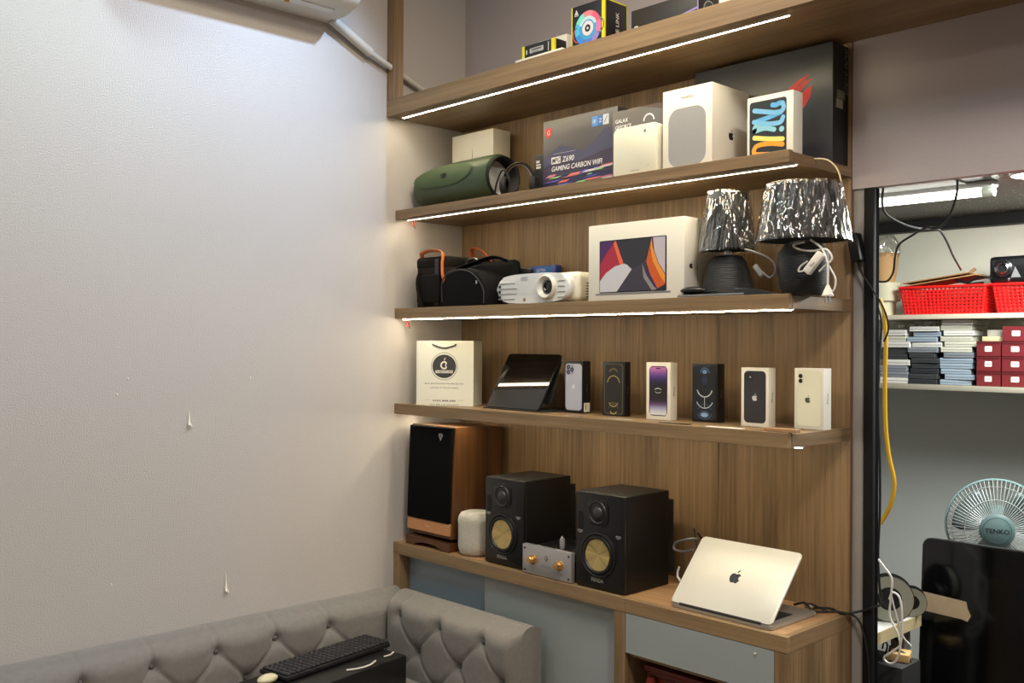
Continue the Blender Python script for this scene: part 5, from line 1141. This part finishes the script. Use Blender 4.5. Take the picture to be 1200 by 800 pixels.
# fan
fy = .95; c0 = hy(1168.5, 617, fy); top_ = hy(1170, 562, fy); Rf = (top_.z-c0.z)
t = thing('desk_fan', 'round desk fan with pale wire cage and blue-grey hub', 'fan', (c0.x, fy, 0))
cz = c0.z; wm = mat((146, 154, 150), .35); FM_ = T(0, 0, cz) @ Rz(.35) @ Rx(PI/2)
m = MB(); NW = 72
for k in range(NW):
    a = 2*PI*k/NW; pts = [(r_*math.cos(a), r_*math.sin(a), z_) for r_, z_ in ((Rf*.3, .075), (Rf*.6, .066), (Rf*.88, .04), (Rf*.99, .0))]
    m.tube([FM_ @ Vector(p) for p in pts], .0013, wm, 4, sub=3)
for r_, z_, rr_ in ((Rf, 0, .004), (Rf*.62, .066, .0016), (Rf*.88, .042, .0014)):
    m.tube([FM_ @ Vector((r_*math.cos(2*PI*k/48), r_*math.sin(2*PI*k/48), z_)) for k in range(49)], rr_, mat((120, 150, 148), .4) if rr_ > .003 else wm, 6, smooth=False)
m.build('front_cage', t)
m = MB()
for k in range(48):
    a = 2*PI*k/48; pts = [(r_*math.cos(a), r_*math.sin(a), z_) for r_, z_ in ((Rf*.3, -.07), (Rf*.7, -.06), (Rf*.99, -.003))]
    m.tube([FM_ @ Vector(p) for p in pts], .0013, wm, 4, sub=3)
m.build('rear_cage', t)
m = MB(); m.lathe([(.001, .086), (Rf*.28, .084), (Rf*.34, .078), (Rf*.34, .07)], mat((92, 116, 116), .4), 36, FM_); m.build('hub_cap', t)
m = MB(); U_ = FM_.to_3x3() @ Vector((1, 0, 0)); V_ = FM_.to_3x3() @ Vector((0, 1, 0)); pr_ = Pr(m, FM_ @ Vector((0, 0, .0862)), U_, V_); pr_.text('TENKO', 0, -.008, .014, mat((24, 28, 28), .5), 1, align='c', width=.072); pr_.arc(0, 0, Rf*.265, Rf*.275, 0, 360, mat((60, 80, 80), .4), 1, 36); m.build('hub_lettering', t)
for k in range(3):
    m = MB(); a0 = k*2*PI/3+.5; g = []
    for i in range(7):
        rr_ = Rf*(.16+.72*i/6); wd = .75+.25*math.sin(PI*i/6)
        g.append([m.bm.verts.new(FM_ @ Vector((rr_*math.cos(a0+wd*(j/6-.5)*1.5), rr_*math.sin(a0+wd*(j/6-.5)*1.5), .03*(j/6-.5)+.01))) for j in range(7)])
    F = [m.bm.faces.new((g[i][j], g[i+1][j], g[i+1][j+1], g[i][j+1])) for i in range(6) for j in range(6)]
    m._fin(F, mat((84, 96, 96), .35)); o = m.build('blade', t, 60); md = o.modifiers.new('thick', 'SOLIDIFY'); md.thickness = .002
m = MB(); m.lathe([(.02, -.16), (.05, -.15), (.055, -.06), (.04, -.03), (.02, .07)], mat((110, 130, 130), .4), 28, FM_); m.build('motor_housing', t)
m = MB(); m.lathe([(.012, .04), (.014, cz-.03)], mat((150, 160, 160), .4), 20, T(0, .06, 0)); m.build('pole', t)
m = MB(); m.lathe([(.17, 0), (.165, .02), (.03, .045)], mat((110, 130, 130), .4), 36, T(0, .06, 0)); m.build('floor_base', t)
# big black screen
sy = .42; a = hy(1081, 634, sy); b = hy(1082, 627, sy)
sw, shh = .98, .62; lean = .07
t = thing('black_screen', 'large black flat screen leaning back behind the doorway with tape on its edge', 'screen', (a.x-.002, sy-.03, a.z-shh+.012))
Ms = Rx(-lean)
BS = mat((7, 8, 10), .12, spec=.5)
m = MB(); m.prism(rr_pts(0, 0, sw, shh, .022), -.006, .02, mat((14, 14, 15), .3), lambda u, v, d_: Ms @ Vector((u, d_, v)), .003, 2); m.build('casing', t, recalc=True)
m = MB(); fr = Pr(m, Ms @ Vector((0, -.0062, 0)), Ms.to_3x3() @ Vector((1, 0, 0)), Ms.to_3x3() @ Vector((0, 0, 1))); fr.rrect(.004, .004, sw-.004, shh-.004, .02, BS, 1); m.build('glass', t)
tp = hy(1098, 710, sy-.03); tt = Vector((tp.x-(a.x-.002), 0, tp.z-(a.z-shh+.012)))
m = MB(); fr = Pr(m, Ms @ Vector((0, -.0064, 0)), Ms.to_3x3() @ Vector((1, 0, 0)), Ms.to_3x3() @ Vector((0, 0, 1)))
TPM = mat((196, 178, 146), .7, var=.15, vscale=40); v_ = tt.z/math.cos(lean)
fr.poly([(-.004, v_-.026), (.12, v_-.030), (.137, v_-.034), (.146, v_-.016), (.136, v_+.004), (.132, v_+.022), (-.004, v_+.03)], TPM, 3); m.build('tape_strip', t)
t = thing('low_black_cabinet', 'low black cabinet under the leaning screen', 'cabinet', (a.x+sw/2, sy+.02, 0)); zz_ = a.z-shh+.01
m = MB(); m.box(-sw/2-.0, sw/2, -.12, .2, .03, zz_, BLACKM, .004); m.build('body', t); m = MB(); m.box(-sw/2+.03, sw/2-.03, -.1, .18, 0, .03, BLACK); m.build('plinth', t)
# desk in the other room with reels
dA = hz(1026, 741, .72); dB = hz(1073, 722, .72)
dx_ = max(dA.x, dB.x)
t = thing('white_desk', 'white desk top with a beige edge just inside the doorway', 'desk', (0, 0, 0))
m = MB(); m.box(.6, dB.x, .06, dB.y+.03, .69, .72, mat((206, 206, 200), .4), .001); m.build('desk_top', t)
m = MB(); m.box(dB.x+.0003, dB.x+.004, .06, dB.y+.03, .688, .721, mat((196, 180, 140), .5)); m.build('edge_band', t)
for x in (.64, dB.x-.04):
    for y in (.09, dB.y-.01): m = MB(); m.box(x-.02, x+.02, y-.02, y+.02, 0, .69, mat((120, 118, 112), .5)); m.build('leg', t)
def reel(label, x, y, r, wd, cm):
    t = thing('cable_reel', label, 'reel', (x, y, .7205+r), 0, 'reels on the white desk'); Mr = Rz(.5) @ Rx(PI/2)
    m = MB(); m.lathe([(r, -wd/2-.004), (r, -wd/2), (r*.99, -wd/2)], BLACK, 40, Mr); m.lathe([(r*.4, wd/2), (r, wd/2), (r, wd/2+.004), (r*.4, wd/2+.004)], mat((20, 26, 24), .3), 40, Mr, caps=False); m.build('flange', t)
    m = MB(); m.lathe([(r*.45, -wd/2), (r*.88, -wd/2+.001), (r*.88, wd/2-.001), (r*.45, wd/2)], cm, 40, Mr); m.build('winding', t)
    m = MB(); m.lathe([(r*.38, wd/2+.0045), (r*.30, wd/2+.006), (r*.001, wd/2+.005)], BLACK, 30, Mr); m.lathe([(r*.5, wd/2+.0045), (r*.97, wd/2+.0055)], mat((150, 152, 136), .4, bump=.5, bscale=60), 36, Mr, caps=False); m.build('hub', t)
rp = hy(1042, 700, dB.y-.1)
reel('large reel with pale winding standing on the white desk', rp.x, dB.y-.1, .066, .03, mat((150, 152, 136), .5))
rp2 = hy(1068, 690, dB.y-.0)
reel('smaller dark green reel behind the pale one on the desk', rp2.x+.0, dB.y+.0, .042, .026, mat((40, 58, 50), .4))
cable('white_cable', 'white cable loop hanging from the doorway over the white desk', [Pyy(1029, 655, .12), Pyy(1036, 664, .12), Pyy(1045, 678, .12), Pyy(1044, 700, .12), Pyy(1043, 722, .12), Pyy(1052, 742, .12), Pyy(1055, 758, .12), Pyy(1050, 774, .12), Pyy(1042, 777, .12), Pyy(1036, 770, .12), Pyy(1048, 762, .12), Pyy(1056, 752, .12), Pyy(1057, 720, .12), Pyy(1054, 700, .12), Pyy(1046, 694, .12), Pyy(1042, 702, .12)], .003, WC)
cable('white_cable', 'thin grey-white cable dropping over the desk edge to the floor', [Pyy(1044, 696, .12), Pyy(1050, 720, .12), Pyy(1058, 745, .12), Pyy(1068, 757, .12)], .0024, mat((190, 188, 182), .4))
cable('dark_cable', 'dark bundle of cable hanging below the white desk', [Pyy(1046, 746, .24), Pyy(1054, 752, .24), Pyy(1052, 762, .24), Pyy(1060, 766, .24), Pyy(1066, 775, .24), Pyy(1060, 784, .24), Pyy(1054, 800, .24)], .005, BC)
cable('dark_cable', 'small coiled dark cable hanging inside the doorway at desk height', [Pyy(1034, 760, .22), Pyy(1036, 752, .22), Pyy(1040, 756, .22), Pyy(1037, 768, .22), Pyy(1042, 765, .22), Pyy(1043, 756, .22)], .0026, BC)
v = hy(1062, 762, .24)
t = thing('wooden_block', 'pale wooden block on the dark crate under the desk', 'block', (v.x-.02, .245, v.z-.03), .3)
m = MB(); m.box(-.033, .028, -.03, .03, 0, .022, mat((200, 166, 110), .6), .002); m.build('block', t)
t = thing('dark_crate', 'dark crate standing on the floor under the white desk', 'crate', (v.x-.08, .24, 0), .0)
m = MB(); m.box(-.25, .10, -.07, .05, 0, v.z-.031, mat((34, 34, 34), .6), .004); m.build('crate_body', t); m = MB(); m.box(-.22, .07, -.0715, -.07, .1, .2, BLACK); m.build('handle_recess', t)
# light inside the other room belongs to its lamps
area('other_room_light', (2.0, .75, OC-.06), (1.7, .9, 0), .3, OTHER_POWER, (.97, 1, .97), 1.0)
